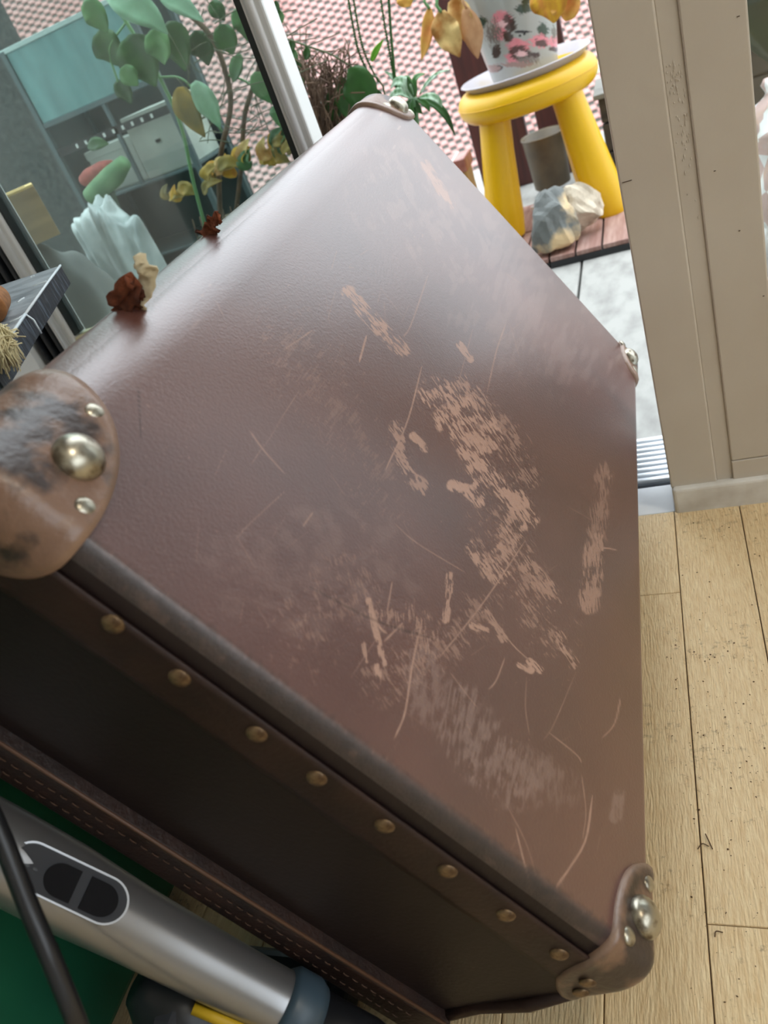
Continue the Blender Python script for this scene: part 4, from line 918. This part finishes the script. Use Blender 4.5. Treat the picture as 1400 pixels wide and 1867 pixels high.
# big-leaved climbing plant behind the glass
vp = empty('climbing_plant', (float(aty(330, 330, 1.46)[0]), 1.46, tz1 - .02)); ovp = np.array(vp.location); tag(vp, 'leafy climbing plant with big pale green leaves behind the glass', 'plant')
stm = {}
for k, (pts, wpx, ma, y) in enumerate([
    ([(196, -8), (235, 8), (275, 30), (306, 62)], 40, PG, 1.36), ([(290, -10), (330, 8), (372, 40)], 26, PG, 1.38), ([(150, 8), (170, 22), (185, 40), (196, 60)], 34, LG, 1.38), ([(228, 70), (246, 95), (268, 125), (284, 158)], 62, MG, 1.44),
    ([(330, 158), (338, 185), (352, 215), (374, 250)], 42, OLV, 1.42), ([(352, 150), (372, 178), (388, 205), (402, 234)], 34, PG, 1.40), ([(300, 45), (318, 70), (330, 98), (338, 130)], 48, MG, 1.45), ([(460, 135), (474, 152), (486, 170), (498, 190)], 30, LG, 1.43),
    ([(176, 60), (200, 90), (214, 120)], 46, MG, 1.46), ([(225, 120), (238, 140), (252, 156)], 30, LG, 1.42), ([(395, 50), (415, 75), (425, 100)], 34, MG, 1.45), ([(425, 20), (445, 45), (452, 75)], 28, LG, 1.46),
    ([(350, 60), (372, 90), (380, 120)], 36, DGR, 1.47), ([(470, 60), (482, 90), (488, 118)], 26, DGR, 1.46), ([(505, 190), (508, 210), (515, 235)], 24, LG, 1.44), ([(270, 60), (292, 88), (300, 118)], 40, LG, 1.42), ([(210, 150), (228, 168), (240, 190)], 26, DGR, 1.47),
    ([(160, 268), (178, 262), (198, 262)], 20, DGR, 1.47), ([(440, 100), (430, 128), (424, 150)], 24, MG, 1.44), ([(380, 10), (398, 20), (410, 38)], 22, DGR, 1.47)]):
    lf(pts, wpx, ma, y=y, par=vp, o_=ovp, seed=k + 20, wav=.08, fold=.22, face=(0, -.85, .5))
for k, pts in enumerate([[(330, 420), (352, 330), (330, 230), (290, 140), (230, 40), (190, -20)], [(345, 420), (400, 300), (420, 200), (412, 135), (380, 60), (300, -10)], [(360, 420), (440, 300), (446, 210), (470, 130), (480, 60), (470, -20)], [(412, 136), (450, 150), (500, 190)], [(290, 140), (340, 150), (405, 240)], [(230, 40), (200, 90), (215, 150)]]):
    q = [aty(a, b, 1.46) for a, b in pts]
    if k < 3: q[0] = ovp + np.array([.03 * k, 0, 0])
    tube('stem', spline(q, 24), [.0035, .005, .0045, .002, .002, .002][k], [GST, BRN, BRN, GST, GST, GST][k], vp, 7, off=ovp)
rs = np.random.RandomState(21); tg = []
for k in range(70):
    a = np.array([rs.uniform(340, 530), rs.uniform(20, 270)]); an_ = rs.uniform(-2.4, .2); Ln = rs.uniform(30, 110); y_ = 1.46 + rs.uniform(-.05, .06)
    p_ = [aty(*a, y_), aty(*(a + Ln * .5 * np.array([math.cos(an_), math.sin(an_)]) + rs.randn(2) * 5), y_), aty(*(a + Ln * np.array([math.cos(an_), math.sin(an_)])), y_)]
    tg.append(tube_data(spline(p_, 6) - ovp, .0009, 4))
v, f = join_data(tg); tag(mesh('fine_twigs', v, f, mat('twig_grey_green', srgb(92, 96, 72), .8), vp, True), kind='stuff')
# yellowing plant low in the trough
yp = empty('yellowing_plant', (float(aty(420, 380, 1.45)[0]), 1.45, tz1 - .02)); oy = np.array(yp.location); tag(yp, 'yellowing low plant behind the glass beside the bag', 'plant')
rs = np.random.RandomState(4)
for k in range(26):
    t = rs.rand(); c_ = np.array([300 + 215 * t, 372 - 95 * t]) + rs.randn(2) * 13; a = rs.uniform(-2.6, -.3); Ln = rs.uniform(26, 48)
    lf([c_, c_ + .5 * Ln * np.array([math.cos(a), math.sin(a)]), c_ + Ln * np.array([math.cos(a + .5), math.sin(a + .5)])], rs.uniform(14, 26), [OLV, OLV, YLF, MG, DRY1][rs.randint(5)], y=1.42 + .05 * rs.rand(), par=yp, o_=oy, seed=k, wav=.15, face=(0, -.8, .6))
st_ = [tube_data(spline([np.array([rs.uniform(-.10, .08), 0, 0]), aty(300 + 215 * t, 385 - 95 * t, 1.45) - oy], 5), .0015, 5) for t in np.linspace(0, 1, 14)] if False else [tube_data([np.array([x_, 0, 0]), np.array([x_ + .01, 0, .05])], .0015, 5) for x_ in np.linspace(-.1, .1, 12)]
v, f = join_data(st_); tag(mesh('stalks', v, f, BRN, yp, True), kind='stuff')
# ------------------------------------------------------------------ balcony, left: bench, shelf unit and what stands on them
BZ = .12
bn = tag(empty('bench', (-1.45, 1.45, ZF)), 'low grey bench outside the glass under the sack and shelf', 'bench'); obn = np.array(bn.location); GRY = mat('grey_bench', srgb(96, 102, 102), .7, col2=srgb(70, 76, 76), scale=8)
for k in range(5): box('slat', (-2.0, 1.06 + k * .15, BZ - .025), (-.885, 1.06 + k * .15 + .14, BZ), GRY, bn, .002, off=obn)
for x, y in ((-1.95, 1.1), (-.92, 1.1), (-1.95, 1.75), (-.92, 1.75)): box('leg', (x - .025, y - .025, ZF), (x + .025, y + .025, BZ - .025), GRY, bn, off=obn)
ys = 1.62
shf = tag(empty('shelf_unit', (-1.05, ys, BZ)), 'grey metal shelf unit with teal glass panel behind the door glass', 'shelf unit'); osh = np.array(shf.location)
MET = mat('grey_metal', srgb(86, 100, 102), .4, .5); TEAL = mat('teal_frosted_panel', srgb(112, 158, 156), .3, col2=srgb(92, 136, 136), scale=8, stretch=(4, 1, .8), spec=.6); DARKP = mat('dark_back', srgb(52, 66, 66), .7, col2=srgb(38, 48, 50), scale=14)
k_ = ys / 1.6
xl, xm_, xr_ = -1.21 * k_, -1.044 * k_, -.90 * k_
z1, z0 = float(aty(5, 95, ys)[2]), float(aty(80, 232, ys)[2])
for x in (xl, xr_): box('post', (x - .006, ys - .006, BZ), (x + .006, ys + .006, z1), MET, shf, .001, off=osh); box('post', (x - .006, ys + .164, BZ), (x + .006, ys + .176, z1), MET, shf, .001, off=osh)
box('divider', (xm_ - .004, ys - .004, .40), (xm_ + .004, ys + .004, z0), MET, shf, off=osh)
tl = box('glass_panel', (xl + .006, ys - .002, z0 + .006), (xr_ - .006, ys + .002, z1 - .006), TEAL, shf, .001, off=osh)
box('top_rail', (xl - .006, ys - .005, z1 - .006), (xr_ + .006, ys + .005, z1 + .003), mat('pale_rail', srgb(176, 196, 192), .4), shf, .001, off=osh); box('mid_rail', (xl, ys - .005, z0 - .004), (xr_, ys + .005, z0 + .006), MET, shf, .001, off=osh)
box('back_panel', (xl - .006, ys + .176, BZ), (xr_ + .006, ys + .182, z1), DARKP, shf, off=osh)
box('side_panel', (xl - .005, ys + .006, BZ), (xl - .001, ys + .176, z1), DARKP, shf, off=osh)
zs = .40
for z in (zs, BZ + .004, .25): box('shelf', (xl, ys - .004, z - .006), (xr_, ys + .17, z), MET, shf, .001, off=osh)
zb_ = float(aty(205, 240, ys)[2]); pr_ = box('perforated_rail', (xl + .006, ys - .004, zb_ - .008), (xr_ - .006, ys, zb_ + .008), BLACKR, shf, off=osh)
SLM = mat('slot_white', (.7, .72, .68), .6)
for x in np.linspace(xl + .06, xr_ - .05, 9): box('slot', (x - .003, ys - .0046, zb_ - .004), (x + .003, ys - .0038, zb_ + .004), SLM, pr_, off=osh)
WB = mat('white_carton', srgb(196, 200, 190), .7, col2=srgb(170, 174, 166), scale=9)
def carton(xa, xb, ya, yb, za, zb, lab):
    o = tag(empty('carton', ((xa + xb) / 2, (ya + yb) / 2, za)), lab, 'box', 'cartons on the grey shelf'); oo = np.array(o.location)
    bdy = box('body', (xa, ya, za), (xb, yb, zb), WB, o, .002, off=oo); box('lid', (xa - .002, ya - .002, zb - .015), (xb + .002, yb + .002, zb + .003), WB, o, .001, off=oo); box('print_mark', ((xa + xb) / 2 - .006, ya - .003, (za + zb) / 2), ((xa + xb) / 2 + .006, ya - .001, (za + zb) / 2 + .006), BLACKR, bdy, off=oo)
carton(xm_ + .008, xr_ - .012, ys + .02, ys + .15, zs, zs + .125, 'pale carton on the right half of the grey shelf')
carton(xl + .03, xm_ - .012, ys + .05, ys + .15, zs, zs + .09, 'smaller pale carton on the left half of the grey shelf')
# green cloth bundle with red, on lower shelf front
def blob_obj(name, c, s, ma, lab, cat, seed, amp=.1, fr=6, par=None, pw=.8, wr_=0.0):
    bm = bmesh.new(); bmesh.ops.create_icosphere(bm, subdivisions=5, radius=1); rng = np.random.RandomState(seed); A = rng.randn(6, 3) * fr; ph_ = rng.rand(6) * 6
    for v_ in bm.verts:
        p = np.array(v_.co); k = 1 + amp * sum(math.sin(p @ A[i] + ph_[i]) for i in range(6)) / 2.4 + wr_ * math.sin(p @ A[0] * 3.1 + 2 * math.sin(p @ A[1] * 1.5)) * abs(math.sin(p @ A[2] * 2.2)); q = np.sign(p) * np.abs(p) ** pw * k; v_.co = Vector(q * np.array(s))
    zm = min(v_.co.z for v_ in bm.verts)
    for v_ in bm.verts: v_.co.z -= zm
    o = bm_obj(name, bm, ma, par, True); o.location = c
    if par is None: tag(o, lab, cat)
    return o
q = aty(185, 335, 1.56)
bun = tag(empty('cloth_bundle', (q[0], 1.54, .2525)), 'rolled green cloth bundle with reddish end, in front of the grey shelf', 'cloth'); 
PLB = mat('clear_plastic_bag', srgb(206, 212, 210), .18, col2=srgb(120, 134, 134), scale=9, bump=.9, bscale=22, spec=.8, lo=.4, hi=.7)
qb = aty(245, 430, 1.45)
bagp = blob_obj('plastic_bag', (-.962, 1.285, BZ), (.068, .06, .148), PLB, 'crumpled clear plastic bag outside the glass', 'bag', 3, .12, 3.2, wr_=.09)
obu = np.array(bun.location)
cl = [aty(228, 295, 1.5), aty(205, 322, 1.5), aty(180, 345, 1.5), aty(165, 360, 1.5)]
tube('green_roll', spline(cl, 12), np.interp(np.linspace(0, 1, 12), [0, .3, 1], [.014, .022, .018]), mat('green_cloth', srgb(120, 158, 112), .7, col2=srgb(84, 124, 84), scale=22), bun, 14, off=obu)
tube('red_fold', spline([aty(205, 300, 1.52), aty(175, 318, 1.52), aty(150, 330, 1.52)], 10), [.010, .014, .017, .018, .018, .018, .018, .017, .014, .010], mat('red_cloth', srgb(176, 92, 82), .8, col2=srgb(140, 66, 60), scale=60, bump=.6), bun, 12, off=obu)
tube('cloth_base', [np.array([q[0], 1.54, .2545]), np.array([q[0] - .01, 1.53, .32]), aty(190, 335, 1.51)], [.03, .028, .016], mat('dark_cloth', srgb(58, 84, 64), .8), bun, 12, off=obu)
sack = blob_obj('grey_sack', (-.985, 1.125, BZ), (.10, .055, .145), mat('grey_sackcloth', srgb(132, 132, 128), .85, col2=srgb(98, 100, 98), scale=10, bump=.6, bscale=40), 'slumped grey sack behind the black door jamb', 'sack', 8, .08, 3)
# wooden crate, turned towards the door
ZC = .4245
k9 = (ZC - .0005 - BZ) / max(v_.co.z for v_ in sack.data.vertices)
for v_ in sack.data.vertices: v_.co.z *= k9
ex_, ey_ = np.array([.764, .645, 0]), np.array([-.645, .764, 0]); cc = np.array([-.894, 1.09, ZC])
cr = empty('wooden_crate'); cr.matrix_world = Matrix([[ex_[0], ey_[0], 0, cc[0]], [ex_[1], ey_[1], 0, cc[1]], [0, 0, 1, ZC], [0, 0, 0, 1]])
tag(cr, 'small light wooden crate on the grey sack outside the glass', 'crate')
CW = mat('crate_plywood', srgb(176, 148, 108), .7, col2=srgb(140, 114, 80), scale=9, stretch=(1, 1, 6)); CE = mat('crate_edge', srgb(232, 196, 126), .7)
xa, xb, ya, yb, za, zb = -.125, 0, 0, .062, 0, .076
box('front_board', (xa, ya, za), (xb, ya + .009, zb), CW, cr, .001); box('back_board', (xa, yb - .009, za), (xb, yb, zb), CW, cr, .001)
for x in (xa, xb - .009): box('side_board', (x, ya + .009, za), (x + .009, yb - .009, zb), CW, cr, .001)
box('bottom_board', (xa + .009, ya + .009, za), (xb - .009, yb - .009, za + .008), CW, cr)
box('rim_batten', (xa, ya, zb), (xb, ya + .012, zb + .004), CE, cr, .001); box('rim_batten', (xa, yb - .012, zb), (xb, yb, zb + .004), CE, cr, .001)
for x in (xa, xb - .012): box('rim_batten', (x, ya + .012, zb), (x + .012, yb - .012, zb + .004), CE, cr, .001)
# small pinkish box by the railing
c = aty(852, 300, 1.9)
c = c - np.array([.03, 0, 0])
pk = tag(empty('pink_box', (c[0] - .04, 1.96, ZF)), 'small pinkish plastic box beside the stool\'s left leg', 'box'); opk = np.array(pk.location); PKM = mat('pink_plastic', srgb(214, 168, 160), .35, col2=srgb(150, 96, 90), scale=16)
zt2 = float(aty(852, 284, 1.93)[2])
box('tub', (c[0] - .09, 1.92, ZF), (c[0] + .018, 2.0, zt2 - .03), mat('clear_tub', srgb(186, 168, 130), .35), pk, .004, off=opk); box('lid', (c[0] - .095, 1.915, zt2 - .03), (c[0] + .024, 2.005, zt2), PKM, pk, .003, off=opk); box('strap', (c[0] - .01, 1.913, zt2 - .031), (c[0] - .004, 2.007, zt2 + .001), mat('pale_strap', srgb(236, 216, 210), .4), pk, off=opk)
# ------------------------------------------------------------------ neighbouring tiled roof
yaw = math.radians(-20); vh = np.array([math.sin(yaw), math.cos(yaw), 0]); wd_ = np.array([math.cos(yaw), -math.sin(yaw), 0]); PIT = math.radians(50)
upd = vh * math.cos(PIT) + np.array([0, 0, math.sin(PIT)]); nrm = np.cross(wd_, upd)
if nrm[2] < 0: nrm = -nrm
RC = vh * 15 + np.array([0, 0, CAMH])
roof = empty('tiled_roof', tuple(RC - upd * 5.2)); orf = np.array(roof.location); tag(roof, 'big pink clay tiled roof of the neighbouring house', 'roof')
ROOFB = mat('roof_gap_shade', srgb(96, 98, 91), .9, col2=srgb(80, 83, 77), scale=3)  # grey base carries the shade of the gaps between tiles
cs = [RC + wd_ * a + upd * b - orf for a, b in ((-7, -5.2), (8, -5.2), (8, 5.2), (-7, 5.2))]
mesh('roof_deck', cs + [p - nrm * .25 for p in cs], [(0, 1, 2, 3), (7, 6, 5, 4), (0, 4, 5, 1), (1, 5, 6, 2), (2, 6, 7, 3), (3, 7, 4, 0)], ROOFB, roof)
TILE = mat('clay_tile', srgb(184, 148, 142), .7, col2=srgb(164, 118, 111), scale=.9, lo=.3, hi=.7)
TWD, TST = .216, .072
tw2, tl2, hg = .060, .042, .034
tv = []
for jj, (b_, hh_) in enumerate(((-tl2, 1.0), (tl2, .45))):
    for k in range(5):
        t = math.pi * k / 4; sk = .012 * (1 if jj == 0 else -1); tv.append(np.array([-math.cos(t) * tw2, b_, math.sin(t) * hg * hh_ + .001]))
tfc = [(k, k + 1, 5 + k + 1, 5 + k) for k in range(4)] + [(4, 3, 2, 1, 0), (5, 6, 7, 8, 9)]
loc_ = []
for r_ in range(int(10.2 / TST)):
    b_ = -5.1 + r_ * TST
    for k in range(int(14.6 / TWD)):
        a_ = -6.8 + k * TWD + (TWD / 2 if r_ % 2 else 0); loc_.append((a_, b_))
LC = np.array(loc_); PW3 = RC + LC[:, :1] * wd_ + LC[:, 1:] * upd
qx, qy = proj(PW3)
vis = (qx > 500) & (qx < 835 + .25 * np.clip(qy - 60, -60, 300)) & (qy > 0) & (qy < 330) & ~((qx > 700) & (qy > 216 + 1.1 * (qx - 767))) & ~((qx <= 700) & (qy > 150))
vis |= (qx > 1052) & (qx < 1085) & (qy > 0) & (qy < 160)
dist = np.linalg.norm(PW3 - CAM, axis=1); order = np.argsort(np.where(vis, dist, 1e9)); single = set(order[:300].tolist())
rotm = np.stack([wd_, upd, nrm], axis=1)
t0 = mesh('roof_tile', tv, tfc, TILE, roof); first = True
R4 = Matrix([list(rotm[i]) + [0] for i in range(3)] + [[0, 0, 0, 1]])
for i in single:
    o = t0 if first else inst(t0, 'roof_tile', roof); first = False
    o.matrix_local = Matrix.Translation(Vector(PW3[i] - orf)) @ R4
rest = [i for i in range(len(LC)) if i not in single]
TV = np.array(tv) @ rotm.T; base_ = (PW3[rest] - orf)[:, None, :] + TV[None]; nt_ = len(tv)
ff = []
for j in range(len(rest)): ff += [tuple(q + j * nt_ for q in fc) for fc in tfc]
tag(mesh('tile_field', base_.reshape(-1, 3), ff, TILE, roof), kind='stuff')
gr = tag(box('ground', (-60, 2.8, -9.2), (60, 90, -9.0), mat('far_ground', srgb(110, 112, 104), .9, col2=srgb(84, 92, 78), scale=.4)), 'grey yard far below the balcony', 'ground', kind='structure')
